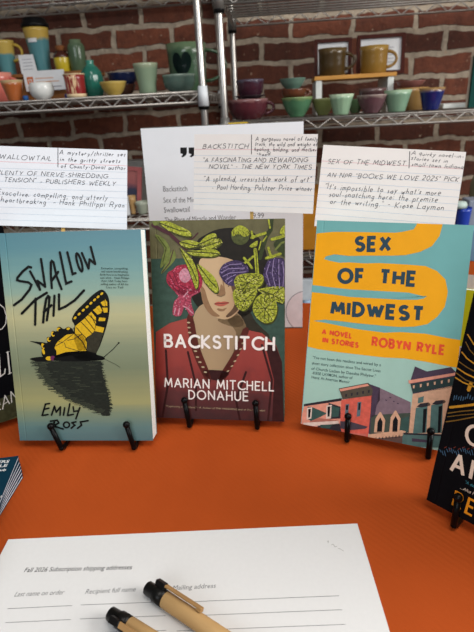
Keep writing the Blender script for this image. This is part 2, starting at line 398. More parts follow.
# ------------------------------------------------------------------ room shell
def brick_mat():
    m = bpy.data.materials.new('old_brick'); m.use_nodes = True; nt = m.node_tree; b = nt.nodes['Principled BSDF']; L = nt.links.new
    b.inputs['Roughness'].default_value = 0.85
    tc = nt.nodes.new('ShaderNodeTexCoord')
    wz = nt.nodes.new('ShaderNodeTexNoise'); wz.inputs['Scale'].default_value = 14; wz.inputs['Detail'].default_value = 4
    L(tc.outputs['Object'], wz.inputs['Vector'])
    vs = nt.nodes.new('ShaderNodeVectorMath'); vs.operation = 'SUBTRACT'; vs.inputs[1].default_value = (.5, .5, .5); L(wz.outputs['Color'], vs.inputs[0])
    vm = nt.nodes.new('ShaderNodeVectorMath'); vm.operation = 'SCALE'; vm.inputs['Scale'].default_value = 0.030; L(vs.outputs[0], vm.inputs[0])
    va = nt.nodes.new('ShaderNodeVectorMath'); va.operation = 'ADD'; L(tc.outputs['Object'], va.inputs[0]); L(vm.outputs[0], va.inputs[1])
    sx = nt.nodes.new('ShaderNodeSeparateXYZ'); L(va.outputs[0], sx.inputs[0])
    cx = nt.nodes.new('ShaderNodeCombineXYZ'); L(sx.outputs['X'], cx.inputs['X']); L(sx.outputs['Z'], cx.inputs['Y'])
    mp = nt.nodes.new('ShaderNodeMapping'); mp.inputs['Location'].default_value = (0.055, BRICK_SHIFT, 0); L(cx.outputs[0], mp.inputs[0])
    bt = nt.nodes.new('ShaderNodeTexBrick'); bt.offset = 0.5
    bt.inputs['Scale'].default_value = 1.0; bt.inputs['Brick Width'].default_value = 0.190; bt.inputs['Row Height'].default_value = BRICK_ROW
    bt.inputs['Mortar Size'].default_value = 0.0090; bt.inputs['Mortar Smooth'].default_value = 0.25; bt.inputs['Bias'].default_value = -0.1
    bt.inputs['Color1'].default_value = lin((78, 38, 24)) + (1,); bt.inputs['Color2'].default_value = lin((118, 64, 42)) + (1,)
    bt.inputs['Mortar'].default_value = lin((164, 152, 136)) + (1,)
    L(mp.outputs[0], bt.inputs['Vector'])
    n1 = nt.nodes.new('ShaderNodeTexNoise'); n1.inputs['Scale'].default_value = 38; n1.inputs['Detail'].default_value = 6; n1.inputs['Roughness'].default_value = 0.7
    L(tc.outputs['Object'], n1.inputs['Vector'])
    r1 = nt.nodes.new('ShaderNodeValToRGB'); r1.color_ramp.elements[0].position = 0.3; r1.color_ramp.elements[0].color = (.5, .46, .44, 1)
    r1.color_ramp.elements[1].position = 0.72; r1.color_ramp.elements[1].color = (1.3, 1.27, 1.2, 1)
    L(n1.outputs['Fac'], r1.inputs[0])
    mx = nt.nodes.new('ShaderNodeMix'); mx.data_type = 'RGBA'; mx.blend_type = 'MULTIPLY'; mx.inputs['Factor'].default_value = 0.85
    L(bt.outputs['Color'], mx.inputs[6]); L(r1.outputs[0], mx.inputs[7])
    # chips of pale lime on the brick faces
    n2 = nt.nodes.new('ShaderNodeTexNoise'); n2.inputs['Scale'].default_value = 70; n2.inputs['Detail'].default_value = 3; L(tc.outputs['Object'], n2.inputs['Vector'])
    r2 = nt.nodes.new('ShaderNodeValToRGB'); r2.color_ramp.elements[0].position = 0.66; r2.color_ramp.elements[1].position = 0.74; L(n2.outputs['Fac'], r2.inputs[0])
    m2 = nt.nodes.new('ShaderNodeMix'); m2.data_type = 'RGBA'; L(r2.outputs[0], m2.inputs['Factor']); L(mx.outputs[2], m2.inputs[6])
    m2.inputs[7].default_value = lin((165, 140, 118)) + (1,)
    L(m2.outputs[2], b.inputs['Base Color'])
    ad = nt.nodes.new('ShaderNodeMath'); ad.operation = 'MULTIPLY_ADD'; ad.inputs[1].default_value = -1.0
    L(bt.outputs['Fac'], ad.inputs[0]); L(n1.outputs['Fac'], ad.inputs[2])
    bp = nt.nodes.new('ShaderNodeBump'); bp.inputs['Strength'].default_value = 0.8; bp.inputs['Distance'].default_value = 0.008
    L(ad.outputs[0], bp.inputs['Height']); L(bp.outputs[0], b.inputs['Normal'])
    return m
WALLY, SHF, SHB, FLOORZ = 1.80, 1.34, 1.70, -0.74
_a = on_Y(245, 42, WALLY).z; _b = on_Y(245, 86.5, WALLY).z
BRICK_ROW = (_a - _b) / 2
BRICK_SHIFT = -_a + BRICK_ROW * 40
RM = Matrix.Rotation(RYAW, 4, 'Z')
mb = MB(); mb.box((-3.2, WALLY, FLOORZ), (2.6, WALLY + 0.15, 2.1), brick_mat()); tag(mb.build('wall_back', None, RM), kind='structure')
mb = MB(); mb.box((-3.2, -2.5, FLOORZ - 0.1), (2.6, WALLY, FLOORZ), mat('floor_boards', (96, 74, 56), 0.6, var=.25, scale=6, stretch=(1, 14, 1)))
tag(mb.build('floor', None, RM), kind='structure')

# ------------------------------------------------------------------ table and cloth
TX0, TX1, TY0, TY1 = -0.75, 0.75, -0.06, 0.785
CLOTH = mat('orange_cloth', (167, 72, 27), 0.7, var=.07, scale=9, bump=0.14, bscale=22, spec=.07)
# woven cloth: fine diagonal threads over long soft wrinkles
_nt = CLOTH.node_tree; _b = _nt.nodes['Principled BSDF']
_tc = _nt.nodes.new('ShaderNodeTexCoord'); _wv = _nt.nodes.new('ShaderNodeTexWave'); _wv.bands_direction = 'DIAGONAL'; _wv.inputs['Scale'].default_value = 95; _wv.inputs['Distortion'].default_value = 1.5
_nt.links.new(_tc.outputs['Object'], _wv.inputs['Vector'])
_mp = _nt.nodes.new('ShaderNodeMapping'); _mp.inputs['Rotation'].default_value = (0, 0, .9); _mp.inputs['Scale'].default_value = (14, 2.2, 1); _nt.links.new(_tc.outputs['Object'], _mp.inputs[0])
_nz = _nt.nodes.new('ShaderNodeTexNoise'); _nz.inputs['Scale'].default_value = 1.0; _nz.inputs['Detail'].default_value = 2; _nt.links.new(_mp.outputs[0], _nz.inputs['Vector'])
_b1 = _nt.nodes.new('ShaderNodeBump'); _b1.inputs['Strength'].default_value = .5; _b1.inputs['Distance'].default_value = .008; _nt.links.new(_nz.outputs['Fac'], _b1.inputs['Height'])
_b2 = _nt.nodes.new('ShaderNodeBump'); _b2.inputs['Strength'].default_value = .25; _b2.inputs['Distance'].default_value = .0006; _nt.links.new(_wv.outputs['Fac'], _b2.inputs['Height']); _nt.links.new(_b1.outputs[0], _b2.inputs['Normal'])
_nt.links.new(_b2.outputs[0], _b.inputs['Normal'])
wood = mat('table_wood', (88, 62, 42), 0.5, var=.2, scale=12, stretch=(1, 12, 1))
t = empty('display_table', room(0, 0.36, FLOORZ), 'long display table hidden beneath the orange tablecloth', 'table')
mb = MB(); mb.box((TX0 + .01, TY0 + .01 - .36, .70), (TX1 - .01, TY1 - .01 - .36, .7375), wood, bevel=.003); mb.build('tabletop', t)
for x in (TX0 + .06, TX1 - .06):
    for y in (TY0 + .06, TY1 - .06):
        mb = MB(); mb.box((x - .025, y - .36 - .025, 0), (x + .025, y - .36 + .025, .70), mat('table_leg_metal', (60, 60, 62), .4, .8)); mb.build('leg', t)
mb = MB(); c = mb.mi(CLOTH)
NX, NY = 60, 34
def ring(z, out):
    P = []
    def w(k): return out * (1 + .55 * math.sin(k * 1.9)) if out else 0
    for k in range(NX): x = TX0 + (TX1 - TX0) * k / NX; P.append((x, TY0 - w(k)))
    for k in range(NY): y = TY0 + (TY1 - TY0) * k / NY; P.append((TX1 + w(k + 3), y))
    for k in range(NX): x = TX1 - (TX1 - TX0) * k / NX; P.append((x, TY1 + w(k + 5)))
    for k in range(NY): y = TY1 - (TY1 - TY0) * k / NY; P.append((TX0 - w(k + 8), y))
    return [mb.bm.verts.new((x, y, z)) for x, y in P]
rs = [ring(0, 0), ring(-.004, .004), ring(-.12, .012), ring(-.28, .022)]
mb.bm.faces.new(rs[0]).material_index = c
for A, B in zip(rs, rs[1:]):
    for k in range(len(A)):
        f = mb.bm.faces.new((A[k], B[k], B[(k + 1) % len(A)], A[(k + 1) % len(A)])); f.smooth = True; f.material_index = c
o = mb.build('tablecloth', None, RM)
tag(o, 'bright orange tablecloth spread under the books and the paper form', 'tablecloth')

# ------------------------------------------------------------------ wire racks
CHROME = mat('chrome_wire', (190, 186, 180), 0.28, 0.9, var=.05)
WIRE = mat('grey_wire', (176, 172, 166), 0.42, 0.75, var=.05)
SLEEVE = mat('pale_plastic_sleeve', (205, 210, 214), 0.4); BLACKP = mat('black_plastic', (18, 18, 18), 0.35)
def wire_shelf(parent, x0, x1, y0, y1, z, drop=.024):
    mb = MB()
    for zz in (z, z - drop):
        mb.tube([(x0, y0, zz), (x1, y0, zz), (x1, y1, zz), (x0, y1, zz)], .0029, WIRE, 6, closed=True)
    for (ax, ay, bx, by) in ((x0, y0, x1, y0), (x0, y1, x1, y1), (x0, y0, x0, y1), (x1, y0, x1, y1)):
        L = math.hypot(bx - ax, by - ay); n = max(2, int(L / .032)); P = []
        for k in range(n + 1):
            P.append((ax + (bx - ax) * k / n, ay + (by - ay) * k / n, z - (drop if k % 2 else 0)))
        mb.tube(P, .0023, WIRE, 5)
    n = int((x1 - x0) / .026)
    for k in range(1, n): x = x0 + (x1 - x0) * k / n; mb.tube([(x, y0, z - .0005), (x, y1, z - .0005)], .0018, WIRE, 4)
    for k in range(1, 9): y = y0 + (y1 - y0) * k / 9; mb.tube([(x0, y, z - .005), (x1, y, z - .005)], .0028, WIRE, 5)
    return mb.build('wire_shelf', parent)
def rack(x0, x1, shelves, label, sleeve, r=.0088, SHB=SHB):
    o = empty('wire_shelving_rack', room(x0, SHF, FLOORZ), label, 'shelf')
    for i, (x, y) in enumerate(((0, 0), (x1 - x0, 0), (x1 - x0, SHB - SHF), (0, SHB - SHF))):
        mb = MB(); mb.tube([(x, y, 0.02), (x, y, 2.1)], r, CHROME, 14)
        mb.lathe([(0, 0), (.016, 0), (.016, .012), (.008, .02)], BLACKP, 12, (x, y, 0)); mb.build('post', o)
        for z in shelves:
            mb = MB(); mb.lathe([(r * 1.02, -.034), (r * 1.55, -.034), (r * 1.32, .012), (r * 1.02, .012)], sleeve, 14, (x, y, z - FLOORZ))
            mb.lathe([(r * 1.02, -.042), (r * 1.5, -.042), (r * 1.5, -.034)], BLACKP, 14, (x, y, z - FLOORZ)); mb.build('collar', o)
    for z in shelves: wire_shelf(o, .004, x1 - x0 - .004, 0, SHB - SHF, z - FLOORZ)
    return o
XL = rx_of(at_col(203.4, SHF, .33)); XR = rx_of(at_col(225.2, SHF, .27))
ZL, ZR = 0.350, 0.274
ZL2, ZR2 = 0.035, -0.088
ZLT = on_Y(60, -1, SHB).z; ZRT = on_Y(320, 11, SHB).z
rack(XL - 1.25, XL, [FLOORZ + .12, ZL2, ZL, ZLT], 'grey wire shelving rack on the left holding mugs, jars and a wooden riser', SLEEVE, SHB=1.782)
rack(XR, XR + 1.15, [FLOORZ + .12, ZR2, ZR, ZRT], 'grey wire shelving rack on the right holding stacked cups and framed pictures', mat('grey_sleeve', (120, 118, 114), .4, .5))

# ------------------------------------------------------------------ pottery
PROF = {
 'bowl': ([(0, 0), (.45, 0), (.47, .07), (.68, .3), (.87, .65), (.97, .95), (1, 1)], [(.94, .98), (.82, .65), (.6, .33), (.3, .16), (0, .13)]),
 'cup': ([(0, 0), (.58, 0), (.62, .06), (.76, .4), (.9, .75), (1, 1)], [(.93, .98), (.82, .7), (.66, .35), (.5, .12), (0, .1)]),
 'mug': ([(0, 0), (.84, 0), (.9, .04), (.93, .4), (.96, .8), (1, 1)], [(.92, .99), (.88, .8), (.84, .1), (0, .08)]),
 'tumbler': ([(0, 0), (.66, 0), (.7, .03), (.72, .25), (.84, .6), (.97, .92), (1, 1)], [(.93, .99), (.78, .6), (.64, .1), (0, .08)]),
 'round': ([(0, 0), (.5, 0), (.56, .05), (.86, .25), (1, .55), (.97, .8), (.88, 1)], [(.82, .99), (.9, .8), (.9, .5), (.6, .15), (0, .1)]),
 'squat': ([(0, 0), (.6, 0), (.64, .06), (.88, .3), (.96, .65), (.96, .88), (1, 1)], [(.93, .98), (.88, .6), (.7, .2), (0, .12)]),
 'vase': ([(0, 0), (.72, 0), (.8, .04), (.95, .25), (1, .5), (.92, .68), (.6, .82), (.36, .88), (.34, .95), (.4, 1)], [(.28, .99), (.26, .9), (.2, .8), (0, .78)]),
 'jar': ([(0, 0), (.8, 0), (.88, .05), (.98, .4), (1, .75), (.86, .87), (.66, .9), (.68, 1)], [(.58, .99), (.56, .9), (.5, .7), (0, .68)]),
}
def glaze(name, rgb, rim=None, base=None, rough=.22, var=.12, h=.05):
    st = [(0.0, base or rgb), (.12, base or rgb), (.2, rgb), (.80, rgb), (.94, rim or rgb), (1.0, rim or rgb)]
    return mat_ramp(name, st, 0, h, rough, noise=var*1.6, nscale=70, bump=.25)
def vessel(name, px, wpx, hpx, Y, z, kind, m, label, cat, group=None, handle=None, lobes=0, amp=0.0, hm=None):
    P = at_col(px, Y, z); k = mpp(P); r = wpx * k / 2; h = hpx * k
    out, inn = PROF[kind]; prof = [(a * r, b * h) for a, b in out + inn]
    if callable(m): m = m(h)
    if handle is None:
        mb = MB(); mb.lathe(prof, m, 40, (0, 0, 0), lobes, amp); o = mb.build(name, None, P); tag(o, label, cat, group)
        return o, r, h, P
    o = empty(name, P, label, cat, group)
    mb = MB(); mb.lathe(prof, m, 40, (0, 0, 0), lobes, amp); mb.build('body', o)
    hw, z0, z1, sd = handle; hw *= k
    def rad(zz):
        for (a, b), (a2, b2) in zip(out, out[1:]):
            if b <= zz <= b2 and b2 > b: return r * (a + (a2 - a) * (zz - b) / (b2 - b))
        return r
    x1, x0 = rad(z1) - .05 * r, rad(z0) - .05 * r
    pts = []
    for q in range(11):
        a = PI / 2 - PI * q / 10; cx = x1 + (x0 - x1) * q / 10
        pts.append((sd * (cx + hw * 1.02 * math.cos(a)), 0, h * ((z0 + z1) / 2 + (z1 - z0) / 2 * math.sin(a))))
    mb = MB(); mb.tube(pts, [.0048, .0046, .0042, .004, .004, .004, .004, .004, .004, .0044, .0048], hm or m, 8); mb.build('handle', o)
    return o, r, h, P
def patch(mb, rf, a0, a1, z0, z1, m, n=10):
    i = mb.mi(m)
    for k in range(n):
        for (za, zb) in ((z0, (z0 + z1) / 2), ((z0 + z1) / 2, z1)):
            q = []
            for (aa, zz) in ((k, za), (k + 1, za), (k + 1, zb), (k, zb)):
                a = math.radians(a0 + (a1 - a0) * aa / n); q.append(mb.bm.verts.new((rf(zz) * math.cos(a), rf(zz) * math.sin(a), zz)))
            f = mb.bm.faces.new(q); f.material_index = i; f.smooth = True
GL, GR = 'pottery on the left rack', 'pottery on the right rack'
S = .0008
zl, zr = ZL + .0036, ZR + .0036
vessel('mug', 3, 27, 27, 1.485, zl, 'mug', lambda h: glaze('pink_glaze', (190, 100, 88), (198, 128, 112), h=h), 'coral pink mug behind the small orange cup at the left end of the shelf', 'mug', GL, (9, .2, .8, 1))
vessel('cup', 15.5, 21, 19, 1.395, zl, 'cup', lambda h: glaze('orange_glaze', (158, 88, 46), (170, 150, 112), h=h), 'small orange brown cup with a cream rim at the left end of the shelf', 'cup', GL)
vessel('bowl', 43.5, 24, 15.5, 1.40, zl, 'round', lambda h: glaze('white_glaze', (205, 208, 205), var=.1, h=h), 'small round white bowl below the white notice', 'bowl', GL)
def striped(h):
    m = mat_ramp('red_stripe_glaze', [(0, (134, 40, 38)), (.40, (134, 40, 38)), (.46, (206, 180, 140)), (.54, (206, 180, 140)), (.6, (128, 36, 36)), (1, (128, 36, 36))], -.03, .03, .25, noise=1.6, nscale=190, nstretch=(1, 1, .12), axis='X')
    return m
o, r, h, P = vessel('cup', 77.3, 20.5, 21, 1.395, zl, 'mug', striped, 'small cup striped in red and cream beside the teal vase', 'cup', GL, None)
mb = MB(); mb.lathe([(r * .9, h * .97), (r * 1.02, h * .97), (r * 1.02, h * 1.02), (r * .9, h * 1.02)], mat('cream_glaze', (200, 178, 142), .3), 40); rim = mb.build('rim', o)
mb = MB(); mb.lathe([(r * .84, .0002), (r * .92, .0002), (r * .955, h * .16), (r * .9, h * .16)], mat('cream_glaze', (200, 178, 142), .3), 40); mb.build('foot_band', o)
vessel('vase', 94.8, 21.5, 33, 1.45, zl, 'vase', lambda h: glaze('teal_glaze', (34, 98, 84), (56, 122, 106), h=h, rough=.12), 'shiny teal green bottle vase between striped cup and yellow bowl', 'vase', GL, None, 10, .03)
vessel('bowl', 114.7, 27, 12.5, 1.40, zl, 'bowl', lambda h: glaze('yellow_glaze', (176, 150, 74), (196, 172, 96), h=h), 'shallow mustard yellow bowl on the left rack', 'bowl', GL)
o, r, h, P = vessel('bowl', 124, 27, 11, 1.56, zl, 'bowl', lambda h: glaze('brown_glaze', (64, 38, 28), h=h), 'dark brown bowl under the navy bowl', 'bowl', GL)
vessel('bowl', 124, 30, 11, 1.56, zl + h * .97, 'squat', lambda h: glaze('navy_glaze', (20, 30, 62), h=h), 'navy blue bowl stacked behind the yellow bowl', 'bowl', GL)
vessel('tumbler', 148.3, 24.5, 27, 1.40, zl, 'tumbler', lambda h: glaze('celadon_glaze', (122, 142, 118), (146, 156, 130), h=h), 'pale celadon green tumbler standing between yellow bowl and grey bowl', 'cup', GL)
vessel('bowl', 180, 33, 15.5, 1.405, zl, 'squat', lambda h: glaze('grey_green_glaze', (78, 100, 92), (112, 130, 118), h=h), 'grey green bowl in front of the big dark green mug', 'bowl', GL)
o, r, h, P = vessel('mug', 189.5, 39, 43, 1.515, zl, 'mug', lambda h: glaze('green_glaze', (60, 84, 62), (96, 116, 86), h=h, rough=.15), 'big green mug with a dark heart and a loop handle', 'mug', GL, (20, .22, .86, 1))
mb = MB(); hp = []
for q in range(24):
    a = 2 * PI * q / 24; hx = 16 * math.sin(a) ** 3 / 17; hz = (13 * math.cos(a) - 5 * math.cos(2 * a) - 2 * math.cos(3 * a) - math.cos(4 * a)) / 17
    hp.append((hx, hz))
i = mb.mi(mat('dark_heart_glaze', (14, 26, 24), .15))
def onmug(x, zz):
    a = -PI / 2 - .12 + x * .55; rr = r * (.905 + .09 * zz / h) * 1.012; return (rr * math.cos(a), rr * math.sin(a), zz)
for f0, f1 in ((0, .5), (.5, 1.0)):
    for q in range(24):
        p, p2 = hp[q], hp[(q + 1) % 24]; c0 = h * .55
        vs = [onmug(p[0] * f1, c0 + p[1] * f1 * h * .37), onmug(p2[0] * f1, c0 + p2[1] * f1 * h * .37)]
        vs += [onmug(p2[0] * f0, c0 + p2[1] * f0 * h * .37), onmug(p[0] * f0, c0 + p[1] * f0 * h * .37)] if f0 else [onmug(0, c0)]
        f = mb.bm.faces.new([mb.bm.verts.new(v) for v in vs]); f.material_index = i; f.smooth = True
mb.build('heart_motif', o)

# riser on the left rack and what stands on it
RIS = mat('riser_wood', (128, 84, 46), .5, var=.18, scale=14, stretch=(1, 6, 6)); WHITEP = mat('white_card', (214, 216, 218), .6, var=.03); WHITEL = mat('white_painted_wood', (208, 212, 208), .5)
ZRI = on_Y(45, 72.5, 1.53).z; xa = rx_of(at_col(-22, 1.53, ZRI)); xb = rx_of(at_col(89, 1.53, ZRI))
ris = empty('display_riser', room(xa, 1.53, zl), 'brown wooden riser step on the left rack with a white notice on its front', 'riser')
W = xb - xa; H = ZRI - zl
mb = MB(); mb.box((0, 0, H - .009), (W, .14, H), RIS, bevel=.001); mb.build('board', ris)
for x in (.004, W * .30, W - .012, W * .62):
    mb = MB(); mb.box((x, .019, 0), (x + .008, .136, H - .009), mat('pale_leg', (150, 140, 122), .5)); mb.build('leg', ris)
mb = MB(); mb.box((0.0125, .010, 0.001), (W - .0125, .018, H - .0095), RIS); mb.build('back_panel', ris)
zz = on_Y(45, 90.5, 1.527).z; z1 = on_Y(45, 70.3, 1.527).z; x0 = rx_of(at_col(26.5, 1.527, zz)) - xa; x1 = rx_of(at_col(66.5, 1.527, zz)) - xa
mb = MB(); mb.box((x0, -.003, zz - zl), (x1, -.001, z1 - zl), WHITEP)
ns = mb.build('notice_card', ris)
mb = MB(); w = x1 - x0; hh = z1 - zz; org = mat('orange_print', (196, 104, 50), .6); gry = mat('grey_print', (140, 140, 150), .6)
bx, bz = x0 + w * .07, zz - zl + hh * .36
for (a, b, c2, d) in ((0, .26, .15, .36), (0, 0, .035, .3), (.115, 0, .15, .3), (.055, .0, .09, .22)): mb.box((bx + a * w, -.0034, bz + b * hh), (bx + c2 * w, -.003, bz + d * hh), org)
for (a, b, c2) in ((.28, .42, .85), (.28, .60, .72), (.06, .16, .9)): mb.box((x0 + a * w, -.0034, zz - zl + b * hh), (x0 + c2 * w, -.003, zz - zl + (b + .045) * hh), gry if a < .1 else mat('pale_orange_print', (200, 150, 120), .6))
mb.build('printing', ns)
zt = ZRI + .0003
def two(name, top, bot, z, soft=.04):
    return lambda h: mat_ramp(name, [(0, bot), (z - soft, bot), (z + soft, top), (1, top)], 0, h, .18, noise=.16, nscale=50)
vessel('mug', 9.5, 21, 31, 1.585, zt, 'tumbler', two('teal_yellow_glaze', (186, 160, 80), (84, 134, 138), .62), 'tapered mug glazed yellow over teal with a handle, at the left end of the riser', 'mug', GL, (9, .42, .88, 1), hm=mat('yellow_handle_glaze', (178, 150, 66), .2))
P = at_col(30, 1.55, zt); k = mpp(P)
mb = MB(); mb.prism([(-8.5 * k, 0), (8 * k, 0), (5.5 * k, 17.5 * k), (-9.5 * k, 17.5 * k)], 0, .002, WHITEP)
for q in range(4): mb.box((-6 * k, -.0003, (4 + q * 3) * k), (4 * k, 0, (4.5 + q * 3) * k), gry)
o = mb.build('price_card', None, Matrix.Translation(P) @ RM @ Matrix.Rotation(-.12, 4, 'X')); tag(o, 'small white card leaning between the yellow and teal mug and the lidded tumbler', 'card')
o, r, h, P = vessel('travel_tumbler', 43.6, 24, 41, 1.595, zt, 'tumbler', two('tumbler_glaze', (188, 158, 74), (80, 130, 136), .74), 'tall yellow and teal travel tumbler with a black lid on the riser', 'tumbler', GL)
mb = MB(); k = mpp(P); mb.lathe([(0, h * .985), (r * 1.04, h * .985), (r * 1.08, h * 1.02), (r * 1.06, h * 1.07), (r * .92, h * 1.1), (r * .9, h * 1.17), (r * .8, h * 1.19), (0, h * 1.19)], mat('black_lid', (14, 14, 15), .4), 32); mb.build('lid', o)
mb = MB(); patch(mb, lambda z: r * .905, -118, -70, h * .67, h * .75, WHITEP); mb.build('sticker', o)
o, r, h, P = vessel('bottle', 64.2, 16, 19, 1.575, zt, 'jar', lambda h: mat_ramp('amber_bottle', [(0, (190, 168, 42)), (.66, (196, 172, 50)), (.7, (74, 34, 22)), (1, (60, 28, 20))], 0, h, .2), 'little amber bottle with yellow lower half and cork on the riser', 'bottle', GL)
mb = MB(); mb.lathe([(0, h * .97), (r * .55, h * .97), (r * .6, h * 1.22), (r * .5, h * 1.25), (0, h * 1.25)], mat('cork', (122, 76, 44), .8, var=.2), 16); mb.build('cork', o)
vessel('jar', 79.5, 17, 28, 1.58, zt, 'jar', lambda h: glaze('moss_glaze', (74, 94, 70), (96, 112, 86), h=h), 'moss green pottery jar at the right end of the riser', 'jar', GL)
for nm, px, Y, rgb, lab in (('cap', 26.3, 1.385, (40, 84, 140), 'small blue bottle cap between the orange cup and white bowl'), ('cap', 68, 1.43, (44, 50, 120), 'tiny dark blue cap beside the red striped cup')):
    P = at_col(px, Y, zl); mb = MB(); mb.lathe([(0, 0), (.007, 0), (.007, .010), (.006, .012), (0, .012)], mat('blue_plastic_%d' % rgb[1], rgb, .4), 16); tag(mb.build(nm, None, P), lab, 'cap')

# right rack
o, r, h, P = vessel('cup', 248.5, 41, 18.5, 1.42, zr, 'squat', lambda h: glaze('plum_glaze', (76, 34, 42), (120, 84, 84), h=h, var=.3), 'wide plum coloured cup with a handle, under a smaller plum bowl', 'cup', GR, (8, .25, .8, 1))
z1 = zr + h * 1.0
o, r2, h2, P2 = vessel('saucer', 250, 32, 3.5, 1.42, z1 - .0002, 'bowl', lambda h: glaze('grey_rim_glaze', (92, 80, 86), h=h), 'greyish saucer between the two plum pots', 'saucer', GR)
vessel('bowl', 250.5, 28, 16.5, 1.42, z1 + h2 * .3, 'squat', lambda h: glaze('dark_plum_glaze', (56, 28, 40), (72, 66, 80), h=h, var=.35), 'small dark plum bowl on top of the wide plum cup', 'bowl', GR)
o, r, h, P = vessel('bowl', 297, 31, 18, 1.41, zr, 'bowl', lambda h: glaze('leaf_glaze', (74, 118, 86), (122, 146, 96), h=h, var=.2), 'bright leaf green ribbed bowl at the bottom of a stack of three', 'bowl', GR, None, 20, .015)
o, r2, h2, P2 = vessel('cup', 294, 25, 9, 1.41, zr + h * .93, 'squat', lambda h: glaze('rust_glaze', (92, 54, 36), h=h), 'rust brown cup with a loop handle between a green and a pale bowl', 'cup', GR, (5.5, .15, .85, 1))
vessel('bowl', 292.5, 26.5, 10, 1.41, zr + h * .93 + h2 * .95, 'bowl', lambda h: glaze('pale_teal_glaze', (98, 128, 114), h=h), 'pale teal bowl at the top of a stack of three', 'bowl', GR)
vessel('bowl', 323, 23, 15.5, 1.45, zr, 'bowl', lambda h: glaze('olive_glaze', (110, 118, 70), (132, 138, 92), h=h), 'olive green bowl left of the white leaf cup', 'bowl', GR)
vessel('cup', 341, 24, 19, 1.385, zr, 'cup', lambda h: glaze('mint_white_glaze', (132, 162, 134), (170, 188, 160), h=h, var=.35), 'pale mint cup with whitish leaf relief under the riser', 'cup', GR, None, 12, .02)
vessel('bowl', 355, 18, 13, 1.50, zr, 'bowl', lambda h: glaze('fern_glaze', (84, 112, 78), h=h), 'small fern green bowl behind the pale mint and mauve cups', 'bowl', GR)
vessel('bowl', 371, 30, 17, 1.385, zr, 'bowl', lambda h: glaze('mauve_glaze', (96, 68, 74), (144, 128, 122), h=h, var=.25), 'mauve bowl with a pale rim in front of the dark maroon bowl', 'bowl', GR, None, 24, .012)
vessel('bowl', 371.5, 27, 22, 1.475, zr, 'squat', lambda h: glaze('maroon_glaze', (62, 38, 40), (92, 72, 70), h=h), 'dark maroon bowl behind the mauve bowl', 'bowl', GR)
vessel('cup', 396.5, 27, 20, 1.39, zr, 'cup', lambda h: glaze('mint_glaze', (116, 148, 124), (146, 170, 142), h=h), 'mint green cup between the mauve bowl and the cobalt cup', 'cup', GR, None, 16, .012)
o, r, h, P = vessel('bowl', 411, 31, 20.5, 1.49, zr, 'mug', lambda h: glaze('tan_glaze', (128, 100, 58), (150, 116, 70), h=h), 'tan straight sided bowl behind the mint green cup', 'bowl', GR)
vessel('bowl', 410, 29, 7, 1.49, zr + h * .96, 'bowl', lambda h: glaze('rose_glaze', (158, 104, 96), h=h), 'shallow rose pink bowl stacked on the tan bowl', 'bowl', GR)
vessel('cup', 430.3, 25, 20.5, 1.385, zr, 'cup', lambda h: glaze('cobalt_glaze', (26, 34, 92), (140, 110, 70), h=h, rough=.15), 'cobalt blue cup with a tan rim near the right end of the shelf', 'cup', GR)
P = at_col(455, 1.5, zr); mb = MB(); mb.box((-.05, -.06, 0), (.04, .06, .012), WHITEL, bevel=.003); tag(mb.build('tray', None, P), 'low white tray between cobalt cup and dark green book', 'tray')
P = at_col(479, 1.41, zr); k = mpp(P)
tg = empty('book', P, 'dark teal green book standing upright at the right edge', 'book')
mb = MB(); mb.box((-10 * k, 0, 0), (20 * k, .012, 47 * k), mat('dark_teal_cover', (10, 62, 56), .5), bevel=.0008); mb.build('cover', tg)
mb = MB(); mb.box((-9.4 * k, .0122, .001), (20 * k, .03, 46.4 * k), mat('page_edges', (214, 206, 190), .8)); mb.build('page_block', tg)
# riser with white legs
ZR3 = on_Y(355, 74.2, 1.50).z; xa = rx_of(at_col(314.5, 1.50, ZR3)); xb = rx_of(at_col(397, 1.50, ZR3)); W = xb - xa; H = ZR3 - zr
ris = empty('display_riser', room(xa, 1.50, zr), 'small riser with honey wood top and white legs on the right rack', 'riser')
mb = MB(); mb.box((0, 0, H - .010), (W, .15, H), mat('honey_wood', (190, 138, 72), .45, var=.12, scale=16, stretch=(1, 8, 8)), bevel=.001); mb.build('board', ris)
for x in (.004, W - .022):
    mb = MB(); mb.box((x, .003, 0), (x + .016, .147, H - .010), WHITEL, bevel=.001); mb.build('leg', ris)
zt = ZR3 + .0003
vessel('mug', 332, 28, 24.5, 1.55, zt, 'mug', lambda h: glaze('umber_glaze', (70, 54, 28), (90, 72, 42), h=h, var=.25), 'dark olive brown mug on the riser in front of the left picture frame', 'mug', GR, (9, .25, .8, 1))
vessel('mug', 373, 28, 24.5, 1.55, zt, 'mug', lambda h: glaze('ochre_glaze', (134, 102, 44), (152, 120, 58), h=h, var=.2), 'golden ochre mug on the riser in front of the right picture frame', 'mug', GR, (9.5, .22, .8, 1))
